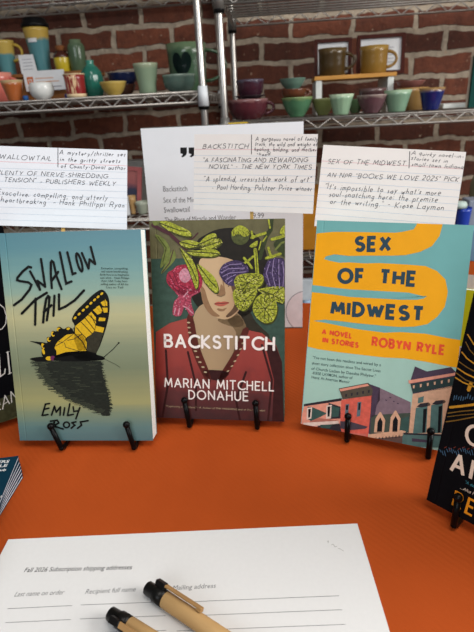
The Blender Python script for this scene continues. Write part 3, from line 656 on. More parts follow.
def picture(px0, px1, py0, Y, lab):
    z0 = zt; P = at_col((px0 + px1) / 2, Y, z0); k = mpp(P); w = (px1 - px0) * k; h = on_Y((px0 + px1) / 2, py0, Y + .012).z - z0
    o = empty('picture_frame', Matrix.Translation(P) @ RM @ Matrix.Rotation(-.12, 4, 'X'), lab, 'picture frame', 'framed pictures on the riser')
    mb = MB(); b = .010; fm = mat('mahogany_frame', (66, 26, 18), .4, var=.15)
    for a, c2 in (((-w / 2, 0, 0), (w / 2, .012, b)), ((-w / 2, 0, h - b), (w / 2, .012, h)), ((-w / 2, 0, b), (-w / 2 + b, .012, h - b)), ((w / 2 - b, 0, b), (w / 2, .012, h - b))): mb.box(a, c2, fm)
    mb.build('frame', o)
    mb = MB(); mb.box((-w / 2 + b, .006, b), (w / 2 - b, .0105, h - b), WHITEP); mt = mb.build('mat_board', o)
    mb = MB()
    for q in range(5): mb.box((-w * .05, .0055, h * (.3 + q * .09)), (w * .28, .006, h * (.315 + q * .09)), gry)
    mb.build('printing', mt)
picture(314.5, 351, 38, 1.615, 'dark wooden picture frame behind the olive brown mug')
picture(357, 403.5, 33.5, 1.615, 'larger dark wooden picture frame behind the golden mug')
P = at_col(234, SHF - .0065, ZR - .024); mb = MB(); mb.box((-.03, -.0012, .0), (.036, 0, .024), mat('yellow_label', (226, 190, 40), .5)); tag(mb.build('shelf_label', None, P), 'yellow label strip on the shelf edge above the price list', 'label')

# lower shelves
z2 = ZL2 + .0036
P = at_col(132, 1.62, z2); mb = MB(); mb.box((-.11, 0, 0), (.11, .06, on_Y(132, 161, 1.62).z - z2), mat('grey_board', (128, 126, 122), .7), bevel=.003); tag(mb.build('storage_box', None, P), 'plain grey box behind the pink picture on the lower left shelf', 'box')
P = at_col(131.5, 1.50, z2); k = mpp(P)
o = empty('picture_frame', Matrix.Translation(P + Vector((0, 0, .005))) @ RM @ Matrix.Rotation(-.12, 4, 'X') @ Matrix.Rotation(.12, 4, 'Y'), 'pink bordered picture on the lower shelf beside the left index card', 'picture')
mb = MB(); pk = mat('pink_frame', (166, 92, 92), .5); w, h = 19 * k, 39 * k
for a, c2 in (((-w / 2, 0, 0), (w / 2, .008, .01)), ((-w / 2, 0, h - .012), (w / 2, .008, h)), ((-w / 2, 0, .01), (-w / 2 + .01, .008, h - .012)), ((w / 2 - .012, 0, .01), (w / 2, .008, h - .012))): mb.box(a, c2, pk)
mb.build('frame', o); mb = MB(); mb.box((-w / 2 + .01, .004, .01), (w / 2 - .012, .007, h - .012), mat_ramp('picture_print', [(0, (30, 34, 60)), (.45, (40, 40, 66)), (.6, (150, 80, 80)), (1, (170, 96, 90))], 0, h, .5, noise=.2)); mb.build('picture_print', o)
vessel('cup', 133.6, 8.5, 18, 1.42, z2, 'cup', lambda h: glaze('sand_glaze', (172, 138, 92), h=h), 'narrow sand coloured cup in front of the pink picture', 'cup')
P = at_col(128, 1.40, z2); k = mpp(P); mb = MB(); mb.box((-5 * k, 0, 0), (2.3 * k, .003, 19 * k), WHITEP); tag(mb.build('price_card', None, P), 'upright white card beside the sand coloured cup', 'card')
vessel('bowl', 143, 14, 12, 1.42, z2, 'cup', lambda h: glaze('sage_glaze', (150, 156, 140), h=h), 'pale sage bowl right of the sand coloured cup', 'bowl')
z2 = ZR2 + .0036
P = at_col(312, 1.42, z2); k = mpp(P); bx_ = empty('cardboard_box', P, 'ochre cardboard box on the lower shelf between price list and yellow and teal book', 'box')
mb = MB(); mb.box((-22 * k, 0, 0), (24 * k, .16, .16), mat('ochre_card', (168, 112, 30), .7, var=.1, scale=20), bevel=.002); mb.build('body', bx_)
mb = MB(); mb.box((-22.6 * k, -.002, .13), (24.6 * k, .162, .163), mat('ochre_lid', (150, 98, 28), .7), bevel=.002); mb.build('lid', bx_)
P = at_col(306.5, 1.38, FLOORZ + .1236); zt = on_Y(306, 279, 1.38).z; h = zt - P.z; k = mpp(P)
o = empty('spray_bottle', P, 'pale blue spray bottle on the bottom shelf seen past the price list', 'bottle')
mb = MB(); mb.lathe([(0, 0), (.032, 0), (.034, .01), (.034, h * .62), (.026, h * .74), (.013, h * .8), (.013, h * .86), (0, h * .86)], mat('pale_blue_plastic', (150, 178, 204), .35), 24); mb.build('bottle_body', o)
mb = MB(); mb.box((-.03, -.01, h * .86), (.016, .01, h), mat('white_plastic', (200, 210, 218), .4), bevel=.003); mb.box((-.028, -.004, h * .74), (-.022, .004, h * .87), mat('white_plastic', (200, 210, 218), .4)); mb.build('trigger_head', o)
vessel('tumbler', 459, 15, 40, 1.40, z2, 'tumbler', lambda h: glaze('royal_blue_glaze', (36, 62, 158), h=h, rough=.15), 'royal blue tumbler with pale rim behind the right index card', 'cup', None)
P = at_col(458.5, 1.40, z2); k = mpp(P); mb = MB(); mb.lathe([(0, 0), (7.2 * k, 0), (7.3 * k, 3 * k), (6 * k, 5.5 * k), (0, 6 * k)], mat('pale_lid', (176, 192, 186), .4), 24)
P2 = at_col(459, 1.40, z2 + 40.1 * k); tag(mb.build('lid', None, P2), 'pale lid on the royal blue tumbler', 'lid')
P = at_col(476, 1.53, z2); k = mpp(P); vessel('jar', 478, 26, 66, 1.54, z2, 'jar', lambda h: glaze('khaki_glaze', (112, 112, 88), (170, 172, 150), h=h), 'tall khaki jar at the right edge behind the blue tumbler', 'jar')
P = at_col(480, 1.425, z2); mb = MB(); mb.box((-.045, 0, 0), (.06, .06, .125), mat('grey_blue_bin', (128, 136, 150), .5), bevel=.004); tag(mb.build('storage_bin', None, P), 'grey blue bin in front of the khaki jar at the right edge', 'bin')

# ------------------------------------------------------------------ things standing on the table
PAPER = mat('white_paper', (216, 215, 214), 0.75, var=.012, scale=300); INK = mat('black_ink', (26, 26, 28), .6); GREYINK = mat('grey_ink', (92, 92, 94), .6)
PAGES = mat('book_pages', (226, 232, 230), .8, var=.06, scale=40, stretch=(1, 60, .2))
def book(o, yaw, lean, tw, w, h, t, name, label, group, cov):
    M, X, Y, Z = lean_frame(o, yaw, lean, tw)
    root = empty(name, M, label, 'book', group)
    mb = MB()
    U = [0, .0055, .0063, .0071, w]; D = [0, 0, .00035, 0, 0]; e = .0005
    for k in range(4):
        a, b = U[k] - w / 2, U[k + 1] - w / 2
        mb.face([(a, D[k], 0), (b, D[k + 1], 0), (b, D[k + 1], h), (a, D[k], h)], cov)
        mb.face([(a, e + D[k], 0), (a, e + D[k], h), (b, e + D[k + 1], h), (b, e + D[k + 1], 0)], cov)
    mb.face([(w / 2, 0, 0), (w / 2, e, 0), (w / 2, e, h), (w / 2, 0, h)], cov)
    mb.face([(-w / 2, 0, h), (w / 2, 0, h), (w / 2, e, h), (-w / 2, e, h)], cov); mb.face([(-w / 2, 0, 0), (-w / 2, e, 0), (w / 2, e, 0), (w / 2, 0, 0)], cov)
    mb.box((-w / 2, t - e, 0), (w / 2, t, h), cov); mb.box((-w / 2 - e, 0, 0), (-w / 2, t, h), cov)
    pb = MB(); pb.box((-w / 2 + .0002, e + .0004, .0003), (w / 2 - .0004, t - e - .0001, h - .0004), PAGES); pb.build('page_block', root)
    pr = Print(mb, Vector(o) - X * w / 2, X, Z, w, h)
    return root, mb, pr, M, X, Y, Z
EASEL = mat('black_wire', (12, 12, 13), .3, .3)
def easel(bookpose, w, t, prongs, label):
    o, yaw, lean, tw = bookpose; M, X, Y, Z = lean_frame(o, yaw, lean, tw)
    E0 = Matrix.Translation(Vector((o[0], o[1], 0))) @ Matrix.Rotation(yaw, 4, 'Z'); Ei = E0.inverted()
    root = empty('book_easel', E0, label, 'book stand', 'wire easels holding the books')
    us = []
    for ball, foot in prongs:
        if isinstance(ball, tuple):
            n = Y; org = Vector(o) - Y * .0052
            d = ray(*ball); B = CAM + d * ((org - CAM).dot(n) / d.dot(n)); F = None
        else:
            B = M @ Vector((ball - w / 2, -.0052, .018)); F = M @ Vector((ball - w / 2, -.0065, -.004)); F.z = .0024
        B = Ei @ B
        if F is None:
            ny = E0.col[1].to_3d(); q0 = E0 @ Vector((0, -.0056, 0)); d = ray(*foot); F = CAM + d * ((q0 - CAM).dot(ny) / d.dot(ny))
        F = Ei @ F; F.z = max(.0024, min(F.z, .0050)); us.append(F.x)
        mb = MB(); rod = .0026
        q = Ei @ (M @ Vector((F.x, 0, -.0045)))
        mb.tube([B, B.lerp(F, .5), F, (F.x, F.y + .004, .0021), (F.x, .010, .0020)], [rod, rod, rod, rod * .9, .0018], EASEL, 10)
        mb.ball(F, .0026, EASEL); mb.build('prong', root).data.name = 'prong'
        mb = MB(); mb.ball((B.x, B.y, B.z + .0008), .0036, EASEL); mb.build('ball_tip', root)
    # back frame behind the book
    mb = MB(); hb = .11; top = []
    for u in us:
        a = Ei @ (M @ Vector((u, t + .0042, .010))); b = Ei @ (M @ Vector((u, t + .0042, hb)))
        mb.tube([(u, .0095, .0022), (u, a.y + .006, .0022), a, b], .0018, EASEL, 8); top.append(b)
    mb.tube([top[0], top[1]], .0018, EASEL, 8)
    m = (top[0] + top[1]) / 2
    mb.build('back_frame', root)
    mb = MB(); mb.tube([m, (m.x, m.y + .075, .002)], .0018, EASEL, 8); mb.build('rear_leg', root)

# ---- price list in its stand
sgo = (-.0112, .6877, .003); W, H = .2173, .2864
M, X, Y, Z = lean_frame(sgo, -.107, .0577, -.0066)
root = empty('sign_stand', M, 'upright white price list in a clear stand behind the crochet covered portrait book', 'sign')
mb = MB(); pl_ = mat('sign_paper', (226, 230, 234), .75, var=.012); mb.box((-W / 2, 0, 0), (W / 2, .0004, H), pl_)
pr = Print(mb, Vector(sgo) - X * W / 2, X, Z, W, H)
pr.type('Backstitch', (163.3, 191.6), (187.4, 191), 5.4, GREYINK, 1); pr.type('Sex of the Midwest', (163.7, 202.8), (206, 202), 5.4, GREYINK, 1)
pr.type('Swallowtail', (164.2, 212.6), (189.8, 211.8), 5.4, GREYINK, 1); pr.type('The Place of Miracle and Wonder', (165, 222.6), (236, 219.6), 5.2, GREYINK, 1); pr.type('9.99', (253, 218.2), (264, 217.8), 5.2, GREYINK, 1)
for dx in (0, 8.4):
    pr.poly([(180.2 + dx, 147.6), (186.8 + dx, 147.3), (187 + dx, 152.5), (185.8 + dx, 155.4), (183 + dx, 157.3), (181.2 + dx, 156.6), (183.2 + dx, 154.2), (180.4 + dx, 153.4)], INK, 1)
cc = (306.5, 311.5); arc = [(cc[0] + 20.5 * math.cos(a), cc[1] + 20.5 * math.sin(a)) for a in [math.radians(95 + 170 * k / 20) for k in range(21)]]
pr.poly(arc + [(306.5, 291)], mat('pale_pink_print', (226, 218, 222), .7), 1); pr.stroke(arc, .8, mat('circle_line', (150, 150, 158), .6), 2)
mb.build('price_list', root)
acr = mat('clear_acrylic', (196, 196, 190), .12, var=.01); acr.node_tree.nodes['Principled BSDF'].inputs['Transmission Weight'].default_value = .85
mb = MB(); mb.box((-W / 2, .0006, 0), (W / 2, .0030, H + .0012), acr); mb.build('back_panel', root)
mb = MB(); Mi = M.inverted(); mb.box((-W / 2, .0006, -.0004), (W / 2, .07, .0022), acr, M=Mi @ (Matrix.Translation(Vector((sgo[0], sgo[1], .0005))) @ Matrix.Rotation(-.107, 4, 'Z'))); mb.build('base_foot', root)

# ---- index cards
LBLUE = mat('blue_rule', (190, 202, 214), .7); LPINK = mat('pink_rule', (222, 178, 182), .7); PEN = mat('pen_ink', (52, 50, 56), .6)
STICK = mat('wooden_stick', (206, 168, 98), .6, var=.1, scale=30)
def index_card(pose, sz, tint, label, stick_px):
    x, y, z, yaw, lean, tw = pose; w, h = .127 * sz, .0762 * sz; o = (x, y, z)
    M, X, Y, Z = lean_frame(o, yaw, lean, tw)
    root = empty('index_card', M, label, 'index card', 'handwritten index cards above the books')
    mb = MB(); mb.box((-w / 2, 0, 0), (w / 2, .0003, h), tint); pr = Print(mb, Vector(o) - X * w / 2, X, Z, w, h)
    pr.strokeuv([(0, h - .0148 * sz), (w, h - .0148 * sz)], .0005, LPINK, 1)
    for k in range(1, 10):
        v = h - (.0148 + .0062 * k) * sz
        if v > .003: pr.strokeuv([(0, v), (w, v)], .0004, LBLUE, 1)
    u = pr.uv(stick_px)[0] - w / 2
    sb = MB(); Mi = M.inverted(); a = M @ Vector((u, .0022, h * .62)); b = M @ Vector((u, .0022, -.004)); g = Vector((b.x, b.y, .0008))
    Mx = lambda p: Mi @ p
    q = .0017; vs = []
    for p in (a, b, g):
        c = Mx(p); vs.append([c + Vector((-q, -.0007, 0)), c + Vector((q, -.0007, 0)), c + Vector((q, .0007, 0)), c + Vector((-q, .0007, 0))])
    for A, B in zip(vs, vs[1:]):
        for k in range(4): sb.face([A[k], A[(k + 1) % 4], B[(k + 1) % 4], B[k]], STICK)
    sb.face(vs[0], STICK); sb.face(vs[-1], STICK); sb.build('stick', root)
    return root, mb, pr
def hand(pr, txt, p0, p1, h, w=.46, sl=.22): pr.letters(txt, p0, p1, h * .86, w, PEN, 2, .30, sl, .11, False)
CARDW = mat('index_card_paper', (220, 224, 230), .75, var=.012); CARDP = mat('index_card_cream', (230, 225, 221), .75, var=.012)
root, mb, pr = index_card((-.1675, .4911, .2089, .0004, .2786, -.0863), 1.0, CARDW, 'handwritten index card on a stick above the butterfly book', (62.5, 225))
hand(pr, 'SWALLOWTAIL', (-5, 158.6), (51, 160.4), 5)
pr.stroke([(58, 148.5), (58, 167)], .7, PEN, 2)
hand(pr, 'A mystery/thriller set', (59.2, 154.6), (125, 156.4), 4.6); hand(pr, 'in the gritty streets', (60, 161), (120, 163), 4.6); hand(pr, 'of County-Donal author', (61, 168), (125, 169.6), 4.6)
hand(pr, '"PLENTY OF NERVE-SHREDDING', (-6, 174.2), (107, 178.4), 4.8); hand(pr, 'TENSION" - PUBLISHERS WEEKLY', (4, 181.4), (115, 186), 4.8)
hand(pr, '"Evocative, compelling, and utterly', (-5, 194.6), (107, 200.5), 6); hand(pr, 'heartbreaking" - Hank Phillippi Ryan', (1, 202), (124, 207.5), 6)
mb.build('card', root)
root, mb, pr = index_card((.021, .5173, .2091, -.2664, .1879, -.0363), 1.0, CARDP, 'handwritten index card on a stick above the crochet covered portrait book', (251.5, 208))
hand(pr, 'BACKSTITCH', (202.8, 148.9), (247.6, 148.4), 5)
pr.stroke([(251.5, 135), (251.5, 154)], .7, PEN, 2)
hand(pr, 'A gorgeous novel of family', (255.5, 140.6), (317.6, 140.8), 4.4); hand(pr, 'truth, the wild and weight of', (255, 145.8), (316.8, 146), 4.4); hand(pr, 'healing, holding, and mother', (254.4, 151), (316, 151.4), 4.4); hand(pr, '-hood.', (256.5, 155.4), (271, 155.5), 3.6)
hand(pr, '"A FASCINATING AND REWARDING', (203, 161.8), (306.8, 162.2), 4.8); hand(pr, 'NOVEL" - THE NEW YORK TIMES', (209, 168.6), (311, 169), 4.8)
hand(pr, '"A splendid, irresistible work of art"', (203.8, 181), (310.5, 182), 6); hand(pr, '- Paul Harding, Pulitzer Prize winner', (212, 189.4), (311.5, 190.8), 6)
mb.build('card', root)
root, mb, pr = index_card((.148, .485, .1883, -.2473, .2558, -.084), 1.05, CARDP, 'handwritten index card above the yellow and teal book', (385, 222))
hand(pr, 'SEX OF THE MIDWEST.', (327.6, 163.4), (406.5, 166), 5)
pr.stroke([(409.8, 151.5), (409, 168)], .7, PEN, 2)
hand(pr, 'A quirky novel-in-', (411.5, 154.4), (463, 158.4), 4.6); hand(pr, 'stories set in', (411, 159.8), (447, 163), 4.6); hand(pr, 'small-town Indiana', (411.6, 166), (462.7, 169), 4.6)
hand(pr, 'AN NPR "BOOKS WE LOVE 2025" PICK', (327, 176.8), (457.7, 181.6), 5)
hand(pr, '"It\'s impossible to say what\'s more', (324.7, 189), (440, 195.8), 6.6); hand(pr, 'soul-snatching here: the premise', (329, 196.6), (437, 202.2), 6.6); hand(pr, 'or the writing." - Kiese Laymon', (330, 204.2), (443, 210), 6.6)
mb.build('card', root)

# ---- book with the butterfly
GB = 'novels displayed on wire easels'
po = ((-.158, .4142, .0098), -.0763, .2319, -.0092); w, h = .1362, .2068
cov = mat_ramp('lake_print', [(0, (80, 112, 116)), (.07, (92, 124, 122)), (.13, (120, 136, 112)), (.2, (156, 154, 104)), (.27, (140, 142, 102)), (.36, (118, 128, 100)),
               (.46, (130, 140, 112)), (.54, (158, 160, 124)), (.61, (180, 178, 134)), (.66, (170, 174, 138)), (.72, (138, 166, 150)), (.83, (110, 152, 150)), (.94, (84, 134, 144)), (1, (78, 128, 140))], 0, h, .38, noise=.05, nscale=14, nstretch=(.6, 1, 16))
root, mb, pr, *_r = book(*po, w, h, .0180, 'paperback_book', 'paperback with a yellow and black butterfly on a misty teal lake', GB, cov)
BLK = mat('print_black', (16, 17, 16), .4); YEL = mat('butterfly_yellow', (212, 172, 34), .4, var=.12, scale=500); SMOKE = mat('butterfly_smoke', (52, 50, 38), .45, var=.25, scale=300)
REF = mat('reflection_print', (38, 42, 36), .4, var=.3, scale=260, stretch=(1, 1, 6)); REF2 = mat('reflection_soft_print', (74, 80, 64), .4)
TA = T(24, 284); TB = T(60, 284); TC = T(0, 280, 2.9625); TS = T(10, 236); TS2 = T(60, 236); TE = T(24, 390)
# reflection: many thin ripples whose ends are ragged
rf = [((34, 362), (34, 362)), ]
edge = [(34, 103, 361), (36, 103.5, 368), (40, 105, 376), (46, 107, 384), (54, 109, 391), (62, 110.5, 397), (74, 111.5, 403), (86, 111.8, 408), (95, 111, 412), (103, 109.5, 416)]
pr.poly([(e[0] + 3, e[2]) for e in edge] + [(e[1] - 2, e[2]) for e in edge[::-1]], REF, 1)
for k in range(150):
    y = 361.2 + k * .37
    if y > 415.9: break
    q = next(n for n in range(len(edge) - 1) if edge[n + 1][2] >= y); e, g = edge[q], edge[q + 1]; f = (y - e[2]) / (g[2] - e[2])
    xl = e[0] + (g[0] - e[0]) * f; xr = e[1] + (g[1] - e[1]) * f
    a = random.uniform(-4.5, 5); b_ = random.uniform(-3, 1.6)
    pr.stroke([(xl + a, y), (min(xl + a + 12, xr), y)], .42, REF if k % 3 else REF2, 2 + k % 2, False); pr.stroke([(xr + b_ - 7, y), (xr + b_, y)], .4, REF, 2 + k % 2, False)
    if k % 4 == 0 and y < 395: x = random.uniform(xl + 6, xr - 14); pr.stroke([(x, y), (x + random.uniform(4, 12), y)], .35, REF2, 4, False)
# wings
pr.blob(TB((72, 212), (95, 165), (150, 110), (200, 62), (245, 34), (272, 46), (292, 82), (298, 140), (290, 210), (268, 292), (240, 372), (218, 424), (262, 440), (256, 456), (120, 458), (60, 400), (80, 300), (88, 250)), BLK, 4)
pr.blob(TA((305, 292), (290, 268), (265, 257), (240, 270), (215, 256), (200, 262), (195, 284), (170, 282), (160, 316), (138, 320), (140, 352), (118, 350), (90, 347), (35, 343), (80, 358), (106, 376), (108, 428), (140, 445), (210, 440), (300, 425), (380, 400), (375, 340)), BLK, 4)
pr.blob(TA((35, 448), (100, 436), (160, 438), (230, 418), (300, 402), (370, 398), (440, 424), (480, 438), (468, 455), (300, 464), (180, 460), (80, 464)), BLK, 4)
pr.poly(TB((160, 325), (205, 285), (262, 292), (238, 365), (216, 415), (160, 400)), SMOKE, 5)
pr.poly(TA((300, 298), (255, 304), (230, 324), (205, 344), (190, 365), (184, 385), (195, 400), (196, 426), (250, 408), (330, 402), (375, 400), (378, 350), (345, 300)), YEL, 5)
pr.poly(TB((93, 252), (150, 205), (188, 166), (216, 200), (216, 235), (206, 282), (190, 302), (165, 316), (152, 330), (158, 395), (110, 402), (84, 330)), YEL, 5)
for P in (((198, 156), (222, 140), (250, 172), (226, 184)), ((218, 138), (236, 128), (256, 162), (240, 168)), ((236, 200), (274, 204), (270, 222), (230, 222)), ((216, 250), (266, 262), (258, 292), (208, 282)),
          ((254, 142), (286, 142), (285, 170), (264, 172)), ((244, 110), (268, 98), (272, 135), (256, 130)), ((270, 90), (284, 110), (284, 134), (274, 128))): pr.poly(TB(*P), YEL, 5)
for x, y in ((91, 203), (115, 180), (140, 157), (163, 137), (186, 115), (208, 95), (229, 77), (251, 58)): pr.dot(TB((x, y))[0], 1.75, 1.15, YEL, 5, -.75)
for x, y, rx, ry in ((115, 372, 1.6, 3), (117, 405, 1.3, 3), (150, 333, 1.9, 2.2), (174, 300, 1.8, 2.6), (208, 272, 2.0, 1.8), (266, 268, 1.8, 1.2)): pr.dot(TA((x, y))[0], rx, ry, YEL, 5, -.3)
for x, y in ((180, 298), (214, 277), (156, 330), (121, 374)): pr.dot(TA((x, y))[0], 1.3, 1.5, BLK, 6)
for P in (((128, 228), (192, 296)), ((152, 204), (210, 276)), ((186, 188), (216, 245)), ((100, 262), (160, 330)), ((170, 184), (214, 222))): pr.stroke(TB(*P), .75, BLK, 6)
pr.stroke(TA((300, 262), (306, 300), (352, 346), (376, 396)), .9, BLK, 6)
for P in (((300, 298), (230, 350), (190, 372)), ((244, 352), (250, 378), (330, 402)), ((262, 338), (300, 330), (350, 300)), ((210, 345), (235, 352))): pr.stroke(TA(*P), .6, SMOKE, 6)
pr.dot(TA((150, 446))[0], 3.2, 2.1, YEL, 6); pr.dot(TA((173, 444))[0], 2.5, 2.4, mat('eyespot_violet', (104, 44, 84), .4), 7); pr.dot(TA((185, 450))[0], 1.0, 1.6, BLK, 8)
pr.stroke(TB((264, 438), (318, 392), (354, 352)), .7, BLK, 4); pr.dot(TB((353, 353))[0], .9, .9, BLK, 5); pr.stroke(TB((268, 450), (330, 480), (362, 500)), .5, REF2, 4)
for P in (((128, 188), (112, 184), (78, 212), (46, 250), (44, 264), (62, 270), (112, 278), (130, 292), (118, 322), (72, 380), (25, 415)), ((122, 212), (181, 322), (166, 268), (212, 304), (187, 138)), ((252, 312), (246, 230), (246, 160), (252, 150), (262, 158), (280, 240), (310, 318)), ((250, 270), (290, 215)),
          ((300, 98), (338, 285), (370, 272)), ((345, 98), (377, 228), (394, 222)), ((72, 465), (150, 385), (222, 340)), ((155, 375), (152, 532)), ((200, 518), (206, 450), (218, 378), (230, 360), (238, 366), (234, 420), (222, 506)), ((203, 456), (250, 415)),
          ((268, 358), (262, 478)), ((295, 350), (295, 440), (335, 422), (390, 385), (445, 326))): pr.stroke(TS(*P), 2.4, BLK, 9)
pr.stroke(TS2(*[(117 + 13 * math.cos(a) + .26 * 55 * math.sin(a), 158 + 54 * math.sin(a)) for a in [2 * PI * k / 16 for k in range(17)]]), 2.3, BLK, 9)
pr.stroke(TS2((132, 102), (172, 195), (178, 140), (212, 168), (185, 65)), 2.3, BLK, 9)
for P in (((155, 80), (130, 84), (110, 152), (145, 146)), ((120, 115), (150, 108)), ((166, 150), (184, 96), (194, 132), (220, 100), (217, 150)), ((245, 106), (238, 150)), ((276, 82), (262, 152), (297, 145)),
          ((296, 100), (300, 128), (322, 124)), ((336, 104), (312, 172)), ((184, 190), (172, 236)), ((160, 186), (200, 180), (210, 196), (180, 215), (236, 233)),
          ((312, 190), (288, 195), (306, 210), (284, 228)), ((386, 183), (340, 190), (346, 210), (322, 229))): pr.stroke(TE(*P), 1.65, BLK, 9)
pr.stroke(TE(*[(256 + 18 * math.cos(a), 208 + 17 * math.sin(a)) for a in [2 * PI * k / 14 for k in range(15)]]), 1.6, BLK, 9)
for k, s in enumerate(('Evocative, compelling,', 'and utterly heartbreaking.', 'Emily Ross is an imaginative', 'new voice. - Hank Phillippi', 'Ryan, USA Today best-', 'selling author of All the', 'Lies to Tell')):
    hw = (80, 80, 86, 86, 78, 82, 50)[k] / 6; c = (60 + 329 / 6, 236 + (195 + 19 * k) / 6); pr.type(s, (c[0] - hw, c[1] + .6), (c[0] + hw, c[1] + .9), 2.0, mat('small_print', (48, 62, 60), .5), 9)
mb.build('cover', root)
easel(po, w, .0180, (((50.8, 427), (60.9, 445.8)), ((126.5, 425.4), (133.3, 444))), 'black wire easel under the butterfly book')

# ---- book with the crocheted flowers over a portrait
po = ((-.024, .4379, .0098), -.1353, .2471, -.0094); w, h = .1345, .2054
cov = mat('olive_canvas', (98, 94, 66), .45, var=.16, scale=90, bump=.15, bscale=900)
root, mb, pr, *_r = book(*po, w, h, .0170, 'paperback_book', 'paperback showing a woman in red whose eyes are hidden by crocheted leaves and flowers', GB, cov)
T1 = T(148, 218); T2 = T(208, 218); T3 = T(148, 290); T4 = T(208, 290); T8 = T(145, 310, 3.16)
c_ = lambda n, rgb, var=.18, sc=160: mat('paint_' + n, rgb, .45, var=var, scale=sc)
TEAL = c_('teal', (56, 78, 68)); HAIR = c_('hair', (34, 30, 24)); SKIN = mat_ramp('paint_skin', [(0, (190, 160, 120)), (.4, (176, 142, 104)), (.6, (126, 96, 70)), (1, (80, 62, 46))], 0, .042, .45, noise=.22, nscale=110, axis='X'); SKIN2 = c_('cheek', (140, 108, 78), .12); NECK = mat_ramp('paint_neck', [(0, (166, 140, 104)), (.5, (150, 124, 92)), (.8, (112, 92, 68)), (1, (96, 78, 58))], -.006, .042, .45, noise=.22, nscale=110, axis='X'); NECK2 = c_('throat', (112, 92, 66), .15)
RED = mat_ramp('paint_cardigan', [(0, (56, 24, 26)), (.14, (84, 28, 28)), (.3, (136, 44, 36)), (.5, (150, 54, 42)), (1, (150, 54, 42))], 0, h * .9, .45, noise=.25, nscale=60)
TRIM = c_('trim', (84, 36, 30)); CREAM = c_('stitch', (176, 160, 128)); GRN = c_('leaf', (150, 156, 50), .5, 700); GRND = c_('leaf_vein', (58, 60, 26), .3, 300); DUL = c_('dull_leaf', (106, 116, 58), .2, 300)
STEM = c_('stem', (72, 40, 46)); CRM = c_('crimson', (150, 44, 64), .5, 500); PINK = c_('pink', (188, 132, 146), .3, 500); PUR = c_('purple', (62, 50, 82), .6, 600); LIL = c_('lilac', (134, 118, 156), .2); LIP = c_('lips', (176, 92, 76), .1); MAR = c_('maroon_shadow', (54, 26, 26))
pr.poly([(147, 259), (200, 258), (246, 268), (270, 292), (290, 292), (290, 424), (147, 424)], TEAL, 1)
pr.blob([(196, 243), (205, 235), (219, 229), (238, 228), (254, 233), (264, 246), (268, 264), (266, 286), (259, 301), (250, 313), (236, 318), (206, 312), (197, 306), (191, 294), (190, 268)], HAIR, 2)
pr.blob([(238, 300), (248, 308), (256, 322), (270, 338), (238, 336)], c_('hair_shadow', (48, 44, 34)), 2)
pr.blob([(203, 304), (212, 314), (236, 312), (245, 327), (241, 345), (230, 372), (216, 382), (205, 372), (196, 345), (193, 318)], NECK, 3)
pr.blob([(218, 319), (236, 313), (244, 324), (236, 327), (224, 324)], NECK2, 4)
pr.blob([(199, 262), (207, 257), (222, 257), (236, 262), (243, 275), (245, 290), (243, 303), (237, 313), (228, 319), (218, 318), (208, 311), (203, 301), (200, 286)], SKIN, 5)
pr.stroke([(222.5, 276), (223.5, 284), (224.6, 290)], 1.2, SKIN2, 6)
pr.blob([(224, 268), (234, 268), (240, 274), (238, 280), (228, 279)], SKIN2, 6)
pr.blob([(221, 284), (224.5, 289), (225.5, 294), (221, 296), (217, 294.5), (219.5, 292)], SKIN2, 7); pr.stroke([(217, 295.3), (221, 296.6), (225, 294.8)], .8, NECK2, 8)
pr.blob(T4((38, 82), (62, 69), (78, 72), (95, 68), (128, 74), (118, 84), (88, 97), (58, 95)), LIP, 7); pr.stroke(T4((40, 83), (70, 81), (90, 80), (124, 76)), .8, c_('lip_line', (104, 48, 44)), 8)
pr.stroke(T4((62, 112), (90, 116), (112, 108)), .7, SKIN2, 7)
pr.blob([(231, 284), (240, 282), (244, 292), (242, 303), (236, 312), (229, 317), (226, 316), (233, 308), (235, 299)], c_('jaw_shade', (92, 70, 52), .15), 6)
pr.blob([(201, 286), (205, 290), (208, 300), (213, 310), (220, 316), (213, 316), (206, 309), (202, 299)], SKIN2, 6)
pr.blob([(217, 308.5), (222, 309), (226, 308), (224, 311), (219, 311)], SKIN2, 7)
pr.blob([(226, 318), (240, 316), (247, 330), (243, 345), (234, 366), (226, 374), (234, 350), (236, 332)], NECK2, 4)
pr.poly([(156, 332), (170, 323), (188, 318), (193, 318), (197, 345), (209, 376), (222, 377), (236, 350), (243, 329), (262, 333), (276, 345), (282, 362), (284, 423), (155, 423)], RED, 7)
pr.blob(T8((185, 190), (265, 195), (240, 222), (200, 215)), MAR, 8)
pr.blob([(187, 318), (193, 317), (199, 345), (211, 377), (206, 381), (192, 350)], TRIM, 8); pr.blob([(243, 329), (249, 331), (238, 356), (224, 381), (219, 377), (235, 350)], TRIM, 8)
for x, y in ((188.6, 322.5), (189, 327.5), (189.6, 332.5), (195.5, 351), (197.5, 357), (200, 362), (203, 367), (205.5, 372)): pr.dot((x, y), 1.7, .8, CREAM, 9, .1)
for x, y in ((243, 343), (240.5, 349), (238, 355), (235, 361), (232, 366), (228, 371)): pr.dot((x, y), 1.5, .7, CREAM, 9, -.5)
for P in (((262, 345), (272, 380), (268, 421)), ((166, 350), (168, 385), (162, 420)), ((188, 352), (196, 385), (196, 410)), ((246, 372), (236, 400), (240, 420))): pr.stroke(P, 2.2, MAR, 8)
pr.poly([(264, 340), (276, 346), (282, 362), (284, 423), (272, 423), (274, 380)], MAR, 8)
